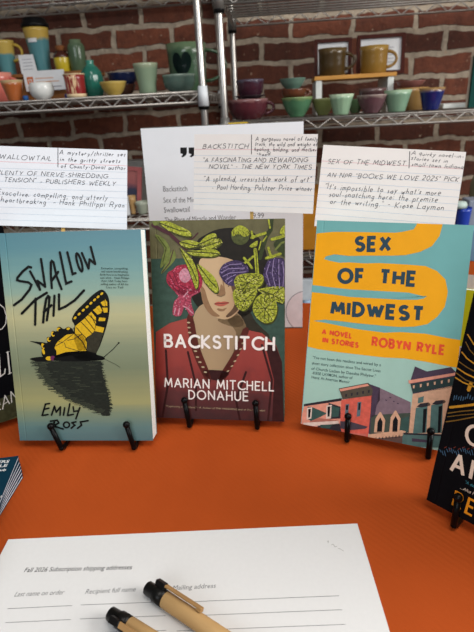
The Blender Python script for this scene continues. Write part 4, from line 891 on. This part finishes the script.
# flowers and leaves
YARN = c_('yarn', (204, 202, 112), .2); YPK = c_('pink_yarn', (206, 110, 134), .2)
pr.stroke(T1((30, 42), (80, 70), (130, 95), (190, 150), (230, 185)), 3.4, STEM, 9)
pr.stroke(T1((190, 150), (270, 122), (300, 90)), 1.2, STEM, 9)
pr.blob(T1((150, 310), (180, 285), (240, 280), (290, 300), (322, 340), (326, 400), (300, 440), (240, 462), (180, 452), (140, 420), (112, 380), (118, 330)), CRM, 9)
pr.blob(T3((165, 12), (200, -6), (300, -6), (310, 14), (262, 40), (262, 90), (278, 142), (252, 152), (220, 100), (198, 152), (150, 148), (158, 70), (185, 40)), c_('rose', (158, 64, 84), .5, 500), 9)
pr.stitches(T1((150, 310), (180, 285), (240, 280), (290, 300), (322, 340), (326, 400), (300, 440), (240, 462), (180, 452), (140, 420), (112, 380), (118, 330)), YPK, 10, 34, 1.5, .6)
pr.stitches(T3((165, 12), (200, -6), (300, -6), (310, 14), (262, 40), (262, 90), (278, 142), (252, 152), (220, 100), (198, 152), (150, 148), (158, 70), (185, 40)), PINK, 10, 26, 1.4, .6)
pr.blob(T1((188, 330), (225, 300), (262, 350), (230, 388), (195, 372)), PINK, 10)
for P in (((130, 340), (160, 400), (230, 440)), ((150, 320), (180, 395), (250, 430)), ((250, 300), (280, 350), (300, 400)), ((120, 380), (170, 430), (220, 450))): pr.stroke(T1(*P), .9, c_('wine', (104, 26, 48)), 10)
for P in (((215, 98), (240, 110), (270, 140)), ((165, 110), (158, 145)), ((190, 110), (182, 150)), ((240, 10), (215, 40))): pr.stroke(T3(*P), 1.3, PINK, 10)
leaves = [((70, 30), (110, 18), (180, 45), (250, 80), (258, 112), (205, 108), (130, 78)), ((192, 142), (250, 132), (310, 150), (330, 166), (250, 182), (205, 168)), ((300, 162), (350, 108), (400, 92), (412, 115), (372, 152), (320, 172)),
          ((308, 182), (370, 145), (430, 123), (438, 155), (380, 187)), ((233, 200), (330, 193), (400, 188), (432, 215), (380, 234), (280, 227)), ((192, 183), (225, 208), (272, 260), (298, 330), (302, 400), (285, 422), (262, 360), (232, 280)),
          ((296, 274), (350, 310), (402, 360), (424, 430), (400, 448), (343, 392), (308, 322))]
for L in leaves:
    P = T1(*L); pr.blob([(x + .8, y + 1.3) for x, y in P], GRND, 10.5); Q_ = pr.blob(P, GRN, 11); pr.stitches(Q_, YARN, 11.6, 14, 1.5, .55, .6); pr.stitches(Q_, GRND, 11.6, 7, 1.3, .5, .6); n = len(P); a = P[0]; b = P[n // 2]; c = ((P[2][0] + P[-2][0]) / 2, (P[2][1] + P[-2][1]) / 2)
    pr.stroke([a, c, ((b[0] * 3 + c[0]) / 4, (b[1] * 3 + c[1]) / 4)], 1.0, GRND, 12)
    pr.stroke([P[-1], P[-2], P[-3]], .6, GRND, 12)
for L in (((40, 100), (92, 120), (132, 180), (120, 250), (75, 302), (84, 240), (98, 180)), ((150, 188), (168, 240), (120, 300), (78, 334), (108, 270)), ((30, 8), (84, 8), (62, 40), (34, 42))): pr.blob(T1(*L), DUL, 10)
pr.stroke(T1((152, 192), (130, 270), (86, 326)), .9, STEM, 11); pr.stroke(T1((60, 112), (110, 180), (92, 260)), .7, GRND, 11)
pr.dot(T2((194, 105))[0], 9.3, 9.6, c_('seed_green', (74, 80, 44), .3, 300), 9); pr.blob(T2((142, 82), (165, 55), (198, 44), (238, 66), (250, 98), (220, 112), (180, 96), (150, 110)), GRN, 10)
for k in range(7): a = T2((150 + 15 * k, 80 + (k % 2) * 18))[0]; pr.stroke([a, (a[0] + 1.2, a[1] + 2.4)], .7, GRND, 11)
DKG = c_('dark_green', (52, 60, 34), .25, 300)
pr.stroke(T2((382, -4), (376, 70), (350, 110), (322, 200), (312, 240)), 4.2, DKG, 9); pr.stroke(T2((364, 10), (372, 60)), 1.6, GRN, 10); pr.stroke(T2((345, 90), (300, 104), (262, 118)), 2.6, GRN, 10)
pr.stroke(T2((318, 140), (306, 190)), 1.3, GRN, 10); pr.stroke(T2((352, 110), (330, 140)), 1.4, GRN, 10); pr.stroke(T2((262, 82), (270, 120)), 2.2, GRN, 10); pr.blob(T2((252, 165), (285, 140), (300, 140), (290, 170), (258, 176)), GRN, 10)
pr.stroke(T2((284, 190), (290, 260), (296, 330)), 3.6, GRN, 10); pr.stroke(T2((288, 196), (294, 326)), .7, GRND, 11); pr.stroke(T2((216, 240), (242, 268), (264, 300)), 2.4, GRN, 10); pr.stroke(T2((274, 228), (240, 258), (216, 272)), 2.2, GRN, 10)
pr.stroke(T2((362, 178), (374, 220), (388, 236)), 2.4, GRN, 10); pr.stroke(T2((350, 240), (395, 228), (434, 214)), 2.6, GRN, 10); pr.stroke(T2((384, 128), (430, 116), (474, 100)), 3.0, GRN, 10)
pr.blob(T2((430, 90), (445, 55), (474, 40), (474, 110), (450, 100)), GRN, 10); pr.blob(T2((395, 150), (470, 110), (474, 240), (420, 200)), DKG, 9); pr.stroke(T2((405, 190), (440, 150), (470, 140)), 2.0, DUL, 10)
def bloom(P, lines):
    Q_ = pr.blob(T2(*P), PUR, 11); pr.stitches(Q_, LIL, 12.6, 22, 1.2, .55); pr.stitches(Q_, HAIR, 12.6, 14, 1.6, .6)
    for q in lines: pr.stroke(T2(*q), .85, LIL, 12)
bloom(((68, 320), (84, 288), (110, 268), (160, 253), (215, 268), (242, 300), (236, 330), (170, 345), (158, 405), (110, 396), (76, 352)), (((90, 300), (130, 280), (200, 275)), ((80, 330), (120, 305), (220, 300)), ((90, 350), (130, 330), (230, 322)), ((105, 375), (140, 350), (165, 340)), ((120, 392), (145, 372))))
bloom(((332, 350), (342, 290), (368, 250), (420, 238), (462, 260), (468, 405), (430, 428), (365, 412)), (((372, 262), (350, 330), (372, 405)), ((395, 250), (385, 330), (405, 415)), ((425, 248), (425, 330), (430, 420)), ((448, 262), (456, 340), (450, 408))))
bigl = [(T2, ((158, 370), (205, 336), (300, 333), (332, 350), (322, 400), (250, 442), (185, 462), (168, 420))), (T4, ((158, -2), (290, -4), (272, 60), (235, 112), (200, 122), (162, 82))), (T4, ((288, 50), (340, 18), (400, 58), (416, 120), (390, 185), (340, 197), (290, 162), (268, 110))), (T4, ((300, -4), (452, -20), (456, 72), (400, 62), (345, 24)))]
for f, L in bigl:
    P = f(*L); pr.blob([(x + .9, y + 1.4) for x, y in P], GRND, 11.5); Q_ = pr.blob(P, GRN, 12); pr.stitches(Q_, YARN, 13.6, 40, 1.6, .55); pr.stitches(Q_, GRND, 13.6, 30, 1.5, .6); cx = sum(p[0] for p in P) / len(P); cy = sum(p[1] for p in P) / len(P)
    for k in range(len(P)):
        a = P[k]; b = P[(k + 1) % len(P)]; m = ((a[0] + b[0]) / 2, (a[1] + b[1]) / 2)
        pr.stroke([(cx, cy), (cx + (a[0] - cx) * .92, cy + (a[1] - cy) * .92)], .75, GRND, 13); pr.stroke([(cx + (a[0] - cx) * .4, cy + (a[1] - cy) * .4), (cx + (m[0] - cx) * .9, cy + (m[1] - cy) * .9)], .6, GRND, 13)
        pr.stroke([(cx + (b[0] - cx) * .62, cy + (b[1] - cy) * .62), (cx + (m[0] - cx) * .98, cy + (m[1] - cy) * .98)], .5, GRND, 13)
WHT = mat('title_white', (236, 228, 222), .5, var=.04)
pr.letters('BACKSTITCH', (165.3, 346.2), (273.8, 349.6), 11.4, 2.4, WHT, 15, .36)
pr.letters('MARIAN MITCHELL', (165.2, 386.2), (273.4, 390.6), 8.2, 1.3, WHT, 15, .34); pr.letters('DONAHUE', (189.2, 398.6), (247.8, 400.4), 8.4, 1.3, WHT, 15, .34)
pr.type('"Captivating and brilliant." - A. Author of THE WIDENING and of The Unraveled', (166, 406.6), (265, 411.2), 1.7, CREAM, 15)
mb.build('cover', root)
easel(po, w, .0170, (((184.4, 401), (188.6, 420.2)), ((255.4, 404), (257, 422.6))), 'black wire easel under the crochet covered portrait book')

# ---- yellow and teal book with painted shopfronts
po = ((.122, .3944, .0098), -.4282, .2925, .0052); w, h = .1375, .2044
cov = mat('teal_cover_print', (116, 178, 176), .45, var=.03)
root, mb, pr, *_r = book(*po, w, h, .0170, 'paperback_book', 'yellow and teal paperback with painted brick shopfronts along its lower edge', GB, cov)
YL = mat('cover_yellow', (246, 172, 14), .45, var=.03); MINT = mat('cover_mint', (166, 204, 190), .45, var=.03); TLC = mat('cover_teal', (116, 178, 176), .45, var=.03); NAVY = mat('cover_navy', (44, 70, 84), .45); CORAL = mat('cover_coral', (232, 84, 48), .45)
U = T(316, 221); V = T(392, 221); Wt = T(308, 295); Xt = T(384, 295); Yt = T(301, 368); Zt = T(372, 368)
pr.poly([(290, 338), (480, 352), (480, 470), (290, 440)], MINT, 1)
P = [(310, 234.5)] + U((30, 72), (100, 65), (200, 65), (474, 70)) + V((60, 65), (130, 50), (148, 22), (150, -4), (308, -4), (302, 30), (285, 90), (240, 150), (170, 185), (80, 205), (0, 208)) + U((300, 208), (200, 210), (110, 200), (60, 212), (48, 228))
P += U((80, 238), (140, 250), (200, 248), (290, 254), (380, 252), (474, 257)) + V((100, 262), (200, 270), (270, 300), (320, 350), (335, 420)) + Xt((380, 0), (365, 70), (320, 130), (260, 175), (180, 190), (90, 192), (0, 185)) + Wt((300, 170), (200, 158), (100, 148), (30, 155))
P += Wt((100, 166), (200, 186), (300, 205), (460, 226)) + Xt((100, 222), (250, 232), (380, 258), (470, 272), (470, 440), (400, 430), (250, 400), (120, 380), (0, 375)) + Wt((380, 366), (200, 345), (60, 325), (-40, 300))
pr.poly(P, YL, 2)
pr.poly([(300, 283.5)] + U((30, 390), (60, 395), (200, 410), (474, 425)) + V((100, 430), (205, 455)) + Xt((256, 6), (240, 20), (200, 28), (100, 28), (0, 22)) + U((330, 462), (200, 455), (100, 440), (30, 432)) + [(300, 291)], TLC, 3)
def bold(txt, p0, p1, h, wd, m): pr.letters(txt, p0, p1, h, wd, m, 4, .38, 0, 0, False)
bold('SEX', (356.2, 250.2), (389.4, 250.2), 12.4, 3.8, NAVY); bold('OF', (339, 282), (363, 282.6), 12.4, 3.8, NAVY); bold('THE', (380.6, 283), (414.6, 285.2), 12.4, 3.8, NAVY)
bold('MIDWEST', (332, 313.4), (422, 320.4), 11.6, 3.7, NAVY)
bold('A NOVEL', (322.4, 333.6), (351.4, 338), 4.4, 1.5, CORAL); bold('IN STORIES', (323, 342), (357.8, 347.4), 4.4, 1.5, CORAL); bold('ROBYN RYLE', (372.4, 345.4), (443.6, 354.2), 8.0, 2.3, CORAL)
SM = mat('blurb_print', (40, 58, 60), .5)
for s, a, b in (('"I\'ve not been this restless and wired by a', (312.9, 358.6), (381, 366.2)), ('short story collection since The Secret Lives', (312, 364.2), (380.5, 372.2)), ('of Church Ladies by Deesha Philyaw."', (311.4, 369.6), (376, 377.4)), ('-KIESE LAYMON, author of', (312, 374), (352.5, 379.2)), ('Heavy: An American Memoir', (311.6, 378.2), (349.5, 383.4))): pr.type(s, a, b, 2.7, SM, 4, .004)
k_ = lambda n, rgb, v=.12: mat('shop_' + n, rgb, .45, var=v, scale=240)
PK = k_('pink', (224, 152, 130)); RD = k_('red_brick', (212, 98, 82), .16); DK = k_('dark', (48, 44, 50)); OL = k_('cornice', (84, 76, 64)); PP = k_('plum', (74, 60, 78)); GN = k_('green', (58, 86, 80)); MV = k_('mauve', (128, 108, 118)); PE = k_('peach', (212, 168, 138)); TE = k_('teal', (84, 116, 112)); BK = k_('black', (18, 20, 24)); WH = k_('white', (226, 206, 192)); GY = k_('window', (94, 112, 120))
def sh(f, P, m, l): pr.poly(f(*P), m, l)
sh(Yt, ((20, 222), (245, 185), (245, 380), (-10, 345)), PK, 5); sh(Yt, ((18, 216), (245, 180), (245, 196), (18, 230)), DK, 6)
sh(Yt, ((40, 232), (62, 232), (158, 272), (62, 320), (40, 305)), GN, 6); sh(Yt, ((165, 208), (238, 232), (238, 302), (172, 306)), DK, 6); sh(Yt, ((180, 225), (232, 238), (225, 290), (185, 295)), GN, 7)
sh(Yt, ((36, 240), (68, 234), (62, 302), (34, 310)), WH, 7); sh(Yt, ((154, 224), (186, 220), (180, 302), (150, 304)), WH, 7); sh(Yt, ((44, 246), (60, 244), (55, 295), (44, 298)), BK, 8); sh(Yt, ((160, 232), (176, 230), (172, 290), (160, 292)), BK, 8)
sh(Yt, ((50, 322), (100, 300), (215, 312), (225, 320), (60, 330)), k_('tile', (176, 112, 96)), 7); sh(Yt, ((15, 328), (225, 316), (226, 336), (15, 352)), WH, 8); sh(Yt, ((100, 345), (232, 332), (245, 390), (100, 372)), DK, 8); sh(Yt, ((115, 340), (190, 338), (170, 362), (120, 358)), GN, 9)
sh(Yt, ((400, 92), (474, 118), (474, 190), (440, 250), (422, 400), (398, 390), (424, 160)), PP, 6); sh(Yt, ((243, 190), (428, 160), (402, 420), (232, 395)), RD, 7)
sh(Yt, ((228, 122), (405, 88), (432, 130), (426, 165), (250, 187)), OL, 8); sh(Yt, ((232, 126), (400, 94), (408, 106), (238, 140)), PK, 9)
for q in range(5): x = 265 + q * 34; sh(Yt, ((x, 158 - q * 6), (x + 12, 154 - q * 6), (x + 10, 172 - q * 6), (x + 2, 174 - q * 6)), DK, 9)
sh(Yt, ((268, 218), (290, 214), (284, 274), (264, 278)), GY, 8); sh(Yt, ((340, 204), (363, 202), (355, 288), (334, 292)), GY, 8); sh(Yt, ((346, 210), (358, 208), (354, 250), (344, 252)), BK, 9); sh(Yt, ((272, 224), (284, 222), (282, 250), (270, 252)), BK, 9)
sh(Yt, ((236, 318), (300, 322), (402, 352), (385, 364), (300, 372), (236, 362)), k_('awning', (74, 66, 76)), 8); sh(Yt, ((150, 378), (392, 395), (392, 420), (150, 395)), k_('lower_pink', (200, 110, 96)), 8)
sh(Zt, ((0, 100), (45, 122), (18, 285), (-10, 300)), PP, 7); sh(Zt, ((45, 118), (232, 205), (232, 268), (12, 282)), MV, 6)
for x, y in ((80, 188), (105, 172), (125, 195), (150, 208)): sh(Zt, ((x, y), (x + 12, y + 3), (x + 9, y + 9), (x, y + 6)), PP, 7)
sh(Zt, ((-6, 282), (232, 268), (220, 400), (-10, 400)), k_('moss', (70, 80, 70)), 7)
for x in (0, 92): sh(Zt, ((12 + x, 386 - x * .05), (20 + x, 305 - x * .1), (46 + x, 264 - x * .1), (54 + x, 264 - x * .1), (80 + x, 312 - x * .1), (72 + x, 386 - x * .05)), PE, 8); sh(Zt, ((30 + x, 382), (34 + x, 325 - x * .1), (50 + x, 296 - x * .1), (64 + x, 322 - x * .1), (60 + x, 382)), BK, 9)
sh(Zt, ((180, 300), (225, 290), (220, 385), (165, 390)), GN, 8)
sh(Zt, ((-20, 398), (178, 372), (205, 380), (180, 408), (0, 424), (-20, 420)), PE, 9); sh(Zt, ((-20, 420), (180, 405), (240, 388), (280, 470), (-20, 460)), k_('dim', (96, 76, 70)), 8)
for q in range(9): x = 0 + q * 20; sh(Zt, ((x, 418 - q * 2), (x + 9, 417 - q * 2), (x + 7, 432 - q * 2), (x + 1, 433 - q * 2)), DK, 9)
sh(Zt, ((258, -10), (300, 8), (330, 20), (474, -6), (520, 40), (520, 110), (245, 155), (228, 85)), PP, 7); sh(Zt, ((218, 74), (520, 24), (520, 40), (222, 94)), PK, 8); sh(Zt, ((234, 95), (520, 46), (520, 98), (246, 150)), k_('dentil', (44, 62, 62)), 8)
for q in range(7): x = 245 + q * 42; sh(Zt, ((x, 104 - q * 7), (x + 12, 102 - q * 7), (x + 10, 120 - q * 7), (x + 1, 122 - q * 7)), PE, 9)
sh(Zt, ((245, 155), (520, 98), (520, 470), (210, 400), (238, 215)), PE, 7)
sh(Zt, ((278, 178), (312, 168), (308, 205), (274, 212)), TE, 8)
for x, y in ((0, 0), (92, -16)): sh(Zt, ((268 + x, 232 + y), (290 + x, 212 + y), (340 + x, 206 + y), (352 + x, 216 + y), (345 + x, 226 + y), (300 + x, 236 + y)), DK, 9); sh(Zt, ((264 + x, 238 + y), (334 + x, 226 + y), (326 + x, 388), (246 + x, 392)), TE, 8); sh(Zt, ((308 + x, 246 + y), (330 + x, 242 + y), (318 + x, 386), (302 + x, 388)), BK, 9); sh(Zt, ((334 + x, 205 + y), (356 + x, 202 + y), (346 + x, 392), (328 + x, 392)), PE, 9)
sh(Zt, ((185, 388), (520, 400), (520, 480), (180, 470)), TE, 9); sh(Zt, ((190, 388), (520, 402), (520, 412), (190, 398)), DK, 10); sh(Zt, ((240, 420), (330, 430), (330, 446), (240, 440)), PP, 10)
mb.build('cover', root)
easel(po, w, .0170, (((348, 417.2), (346.8, 439.4)), ((430.7, 432.2), (429.4, 447.5))), 'black wire easel under the yellow and teal book')

# ---- black books at both edges
w, h = .14, .21; yaw = .5297
o = Vector((-.21576, .48041, .0098)) - Vector((math.cos(yaw), math.sin(yaw), 0)) * w / 2
po = (tuple(o), yaw, .24, 0.0); cov = mat('black_cover', (13, 13, 16), .5, var=.15, spec=.04)
root, mb, pr, *_r = book(*po, w, h, .018, 'hardback_book', 'black book with white serif letters at the left edge, half hidden behind the butterfly book', GB, cov)
LW = mat('letter_white', (226, 222, 214), .5)
pr.stroke([(-8, 306), (0, 304.5), (4, 308), (6.4, 316), (5.6, 324), (2, 329), (-6, 331)], .9, LW, 2)
pr.poly([(-40, 417), (0, 399), (30, 386), (52, 380), (52, 430), (-40, 450)], mat('olive_print', (62, 62, 40), .5, var=.3, scale=200), 1)
pr.poly([(-40, 440), (0, 424.5), (22, 413), (52, 396), (52, 430), (-40, 450)], mat('olive_rim', (86, 84, 52), .5), 2)
for P, wd in ((((-1, 353), (.4, 376.5), (4.6, 373.5), (5.2, 369)), 1.2), (((7.6, 352), (9.8, 373.5)), 1.5), (((6.2, 352.6), (9.2, 351.4)), .7), (((8.2, 374.2), (11.6, 372.6)), .7),
              (((-4.2, 413.5), (-5, 402), (-1, 401), (0, 404.5), (-4, 407), (.6, 409.5)), .9), (((2.6, 409), (5, 395.5), (9.4, 403.5)), 1.0), (((4.0, 404.2), (8, 401.4)), .7), (((11.6, 402.4), (10.8, 391.6), (16.8, 398.6), (16.4, 387)), 1.0)): pr.stroke(P, wd, LW, 3)
mb.build('cover', root)
easel(po, w, .018, ((w - .012, 0), (.03, 0)), 'black wire easel holding the black book at the left edge')

yaw = -.8364; o = Vector((.145085, .309359, .0098)) + Vector((math.cos(yaw), math.sin(yaw), 0)) * w / 2
po = (tuple(o), yaw, .215, 0.0)
root, mb, pr, *_r = book(*po, w, h, .018, 'hardback_book', 'black book with gold lines and orange lettering at the right edge, nearest the viewer', GB, cov)
GOLD = mat('gold_print', (196, 138, 40), .4, var=.15, scale=200); GD2 = mat('dull_gold_print', (120, 88, 34), .4); BLU = mat('blue_print', (64, 96, 122), .5); CRE = mat('cream_print', (222, 200, 180), .5); ORG = mat('orange_letter', (226, 142, 28), .5); TLP = mat('teal_letter', (60, 132, 146), .5); RUS = mat('rust_print', (104, 44, 30), .5)
TP = T(424, 380, 7.9); TQ = T(424, 450, 7.9)
for P, wd, m in ((((206, 216), (300, 206), (395, 194), (520, 184)), 2.4, GOLD), (((190, 262), (300, 246), (395, 238), (520, 236)), 1.0, GD2), (((175, 330), (260, 318), (395, 292), (520, 280)), 1.1, GD2), (((185, 290), (300, 276), (395, 268)), .7, GD2),
                 (((235, -28), (310, 20), (395, 52), (520, 80)), 1.3, GOLD), (((250, -60), (330, 0), (395, 24), (520, 40)), 1.1, GD2), (((255, -100), (330, -50), (395, -20), (520, 0)), 1.4, GOLD), (((270, -150), (340, -100), (395, -70), (520, -50)), 1.0, GD2), (((300, -220), (340, -170), (395, -130), (520, -100)), 1.3, GOLD), (((330, -300), (360, -240), (395, -200), (520, -160)), 1.0, GD2), (((345, -360), (395, -280), (520, -230)), 1.2, GOLD),
                 (((370, 30), (352, 78)), 3.6, GOLD)): pr.stroke(TP(*P), wd, m, 1)
for k in range(16):
    x = 235 + k * 18; y = 130 - 8 * math.sin(k * 1.3) - k; pr.stroke(TP((x, y + 28), (x + 7, y - 6 + (k % 3) * 8)), .8, BLU, 1)
    y = 548 + 14 * math.sin(k * 1.1); pr.stroke(TP((x - 110, y), (x - 100, y + 22 + (k % 3) * 9)), .7, BLU, 1)
    if k % 2: pr.stroke(TP((x - 90, 530 + (k % 4) * 6), (x - 76, 522 + (k % 4) * 6)), .8, RUS, 2)
pr.stroke(TP(*[(400 + 62 * math.cos(a) + 8 * math.sin(a), 440 + 76 * math.sin(a)) for a in [2 * PI * k / 20 for k in range(21)]]), 3.4, CRE, 3)
bold2 = lambda txt, p0, p1, hh, wd, m: pr.letters(txt, p0, p1, hh, wd, m, 3, .45, 0, 0, False)
bold2('AND', TQ((214, 160))[0], TQ((610, 330))[0], 19, 3.2, CRE)
bold2('REBEL', TQ((226, 436))[0], TQ((690, 690))[0], 15.5, 2.3, ORG)
pr.type('"A daring, propulsive novel"', TQ((325, 262))[0], TQ((700, 440))[0], 3.0, TLP, 3, 0, .3); pr.type('...Afua Hirsch, author of', TQ((285, 305))[0], TQ((640, 470))[0], 3.2, CRE, 3, 0, .3)
mb.build('cover', root)
easel(po, w, .018, (((458, 498.6), (454.6, 521)), (w - .03, 0)), 'black wire easel under the black and gold book at the right edge')

# ---- things glimpsed between the two right hand books
P = on_z(474, 385, 0); z1 = .075
M, X, Y, Z = lean_frame((P.x + .03, P.y + .035, .0006), -.5, .12)
o = empty('paperback_book', M, 'lime yellow booklet standing between the yellow book and the black book with gold lines', 'booklet')
mb = MB(); mb.box((-.065, 0, 0), (.065, .0006, .095), mat('lime_cover', (196, 204, 34), .5, var=.04)); mb.box((-.065, .0066, 0), (.065, .0072, .095), mat('lime_cover', (196, 204, 34), .5))
pr = Print(mb, M.translation - X * .065, X, Z, .13, .095); pr.poly([(456, 346), (467, 346.6), (466, 361), (455, 360)], PAPER, 1)
for k in range(5): pr.stroke([(457.5 + k * 1.6, 348), (457 + k * 1.6, 358)], .7, INK, 2)
mb.build('cover', o); mb = MB(); mb.box((-.0645, .0008, .0003), (.0645, .0064, .0947), PAGES); mb.build('page_block', o)
M, X, Y, Z = lean_frame((P.x + .055, P.y + .085, .0006), -.5, .05)
o = empty('paper_packet', M, 'white packet with an orange band and a pale blue top behind the lime booklet', 'packet')
mb = MB(); mb.box((-.06, 0, 0), (.06, .03, .115), mat('packet_white', (222, 214, 214), .5), bevel=.001); mb.build('body', o)
mb = MB(); mb.box((-.0603, -.0003, .098), (.0603, .0303, .115), mat('packet_orange', (206, 98, 46), .5)); mb.build('band', o)
mb = MB(); mb.box((-.06, 0, .1152), (.06, .03, .155), mat('packet_blue', (120, 158, 190), .5), bevel=.001); mb.build('top_panel', o)

# ---- fanned stack of navy booklets
NV = mat('navy_booklet_cover', (12, 47, 64), .45, var=.06); NVE = mat('booklet_pages', (214, 220, 232), .7, var=.05, scale=60, stretch=(.2, .2, 90))
cor = [(18.5, 455.7), (19.6, 460.2), (20.6, 463.8), (21.4, 467.4), (22.2, 471), (22.8, 474.6)]
nth = ['topmost', 'second from the top', 'third from the top', 'fourth from the top', 'second from the bottom', 'lowest']
for k, c in enumerate(cor):
    zt = .0186 - .0031 * k; C_ = on_z(c[0], c[1], zt); eb = on_z(2 - .45 * k, 495.6 + 3.35 * k, zt) - C_; yaw = math.atan2(eb.y, eb.x) + PI / 2; bw, bh, th = .10, .152, .0030
    X = Vector((math.cos(yaw), math.sin(yaw), 0)); A = Vector((-math.sin(yaw), math.cos(yaw), 0)); base = C_ - X * bw / 2 - A * bh
    M = Matrix(((X.x, 0, A.x, base.x), (X.y, 0, A.y, base.y), (0, -1, 0, zt), (0, 0, 0, 1)))
    o = empty('booklet', M, ('navy booklet with white lettering on its cover, topmost of the fanned stack' if k == 0 else 'navy booklet in the fanned stack at the left edge, %s' % nth[k]), 'booklet', 'fanned navy booklets')
    mb = MB(); mb.box((-bw / 2, 0, 0), (bw / 2, .0007, bh), NV); mb.box((-bw / 2, th - .0003, 0), (bw / 2, th, bh), NV)
    if k == 0:
        pr = Print(mb, base - X * bw / 2, X, A, bw, bh)
        for s, p0, p1, hh in (('READERS', (-22, 464.5), (8.6, 462.6), 2.6), ('CIRCLE', (-20, 469), (6.8, 466.6), 2.6), ('book club', (-20, 472.4), (5.6, 470.8), 2.2)): pr.type(s, p0, p1, hh, PAPER, 1, .02)
        pr.dot((1.6, 497), 1.0, 1.6, PAPER, 1)
    mb.build('cover', o)
    mb = MB(); mb.box((-bw / 2 + .0003, .00075, .0003), (bw / 2 - .0006, th - .00035, bh - .0006), NVE); mb.build('page_block', o)

# ---- order form
yaw = -.0124; tl = Vector((-.1927, .3015, 0)); X = Vector((math.cos(yaw), math.sin(yaw), 0)); A = Vector((-math.sin(yaw), math.cos(yaw), 0)); W, H = .279, .216
base = tl - A * H + X * W / 2 + Vector((0, 0, .0006))
M = Matrix(((X.x, 0, A.x, base.x), (X.y, 0, A.y, base.y), (0, -1, 0, base.z), (0, 0, 0, 1)))
mb = MB(); mb.box((-W / 2, 0, 0), (W / 2, .0003, H), PAPER); pr = Print(mb, base - X * W / 2, X, A, W, H)
pr.type('Fall 2026 Subscription shipping addresses', (23.8, 572.2), (131.6, 569.2), 4.4, INK, 1, .003, .12)
DG = mat('form_grey', (110, 110, 112), .6)
pr.type('Last name on order', (14, 596.6), (63.8, 594.4), 4.7, DG, 1, 0, .22); pr.type('Recipient full name', (85, 594), (135.4, 591.4), 4.7, DG, 1, 0, .2); pr.type('Mailing address', (172.5, 590.2), (215.8, 587.8), 4.7, DG, 1, 0, .15)
for k in range(7):
    d = 13.6 * k + .35 * k * k
    for a, b in (((7.6 - 2.3 * k, 608.8), (72 - 1.2 * k, 605.6)), ((81 - 1.1 * k, 605), (165 + .6 * k, 601.8)), ((176 + .4 * k, 602.4), (339 + 3.2 * k, 595.8))): pr.stroke([(a[0], a[1] + d), (b[0], b[1] + d)], .55, DG, 1)
for P in (((327, 541.5), (328.6, 540.8), (328, 543.2)), ((331, 545), (333, 544.2), (335, 547), (337, 546.2)), ((338, 548.6), (340.4, 549), (343.6, 551.2))): pr.stroke(P, .5, mat('pencil_grey', (150, 146, 142), .7), 1)
o = mb.build('order_form', None, M); tag(o, 'white printed form with ruled lines lying on the orange tablecloth under two pens', 'paper')

# ---- pens
KRAFT = mat('kraft_card', (172, 138, 92), .6, var=.09, scale=120, stretch=(.4, 1, 1), bump=.05, bscale=300); BPL = mat('pen_black_plastic', (20, 19, 18), .32); KRC = mat('wooden_clip', (158, 122, 78), .55, var=.1, scale=80, stretch=(.3, 1, 1))
def pen(p, q, roll, label):
    r = .0056; a = on_z(p[0], p[1], r); b = on_z(q[0], q[1], r); d = (b - a).normalized(); s = Vector((-d.y, d.x, 0)); u = Vector((0, 0, 1))
    a = Vector((a.x, a.y, r + .00095))
    M = Matrix(((d.x, s.x, 0, a.x), (d.y, s.y, 0, a.y), (0, 0, 1, a.z), (0, 0, 0, 1)))
    R = Matrix.Rotation(-PI / 2, 4, 'Y')           # lathe axis Z -> local X
    root = empty('pen', M, label, 'pen', 'kraft paper pens on the order form')
    def lat(prof, m, name):
        mb = MB(); mb.lathe(prof, m, 28); bmesh.ops.transform(mb.bm, matrix=Matrix.Rotation(PI / 2, 4, 'Y'), verts=mb.bm.verts[:]); return mb.build(name, root)
    lat([(0, .0), (.0042, 0), (.0046, .0006), (.0047, .0075), (r, .0085), (r, .0165), (0, .0165)], BPL, 'end_cap')
    lat([(0, .0168), (r * .97, .0168), (r * .985, .017), (r * .985, .115), (0, .115)], KRAFT, 'barrel')
    lat([(0, .1152), (r * .96, .1152), (.0045, .124), (.0018, .136), (0, .136)], BPL, 'tip')
    mb = MB(); CM = Matrix.Rotation(roll, 4, 'X')
    mb.box((.0062, -.0022, r - .0006), (.0145, .0022, r + .0036), BPL, M=CM, bevel=.0006); mb.build('clip_mount', root)
    mb = MB(); mb.box((.0085, -.0019, r + .0016), (.046, .0019, r + .0032), KRC, M=CM, bevel=.0005)
    mb.box((.042, -.0019, r + .0003), (.046, .0019, r + .0017), KRC, M=CM, bevel=.0004); mb.build('clip', root)
pen((147.5, 588.5), (227, 642), -.62, 'kraft paper pen with black cap pointing at the address column, right of the two pens')
pen((110.5, 614.5), (156, 643.5), .75, 'kraft paper pen lower and left of the two pens, mostly out of the picture')
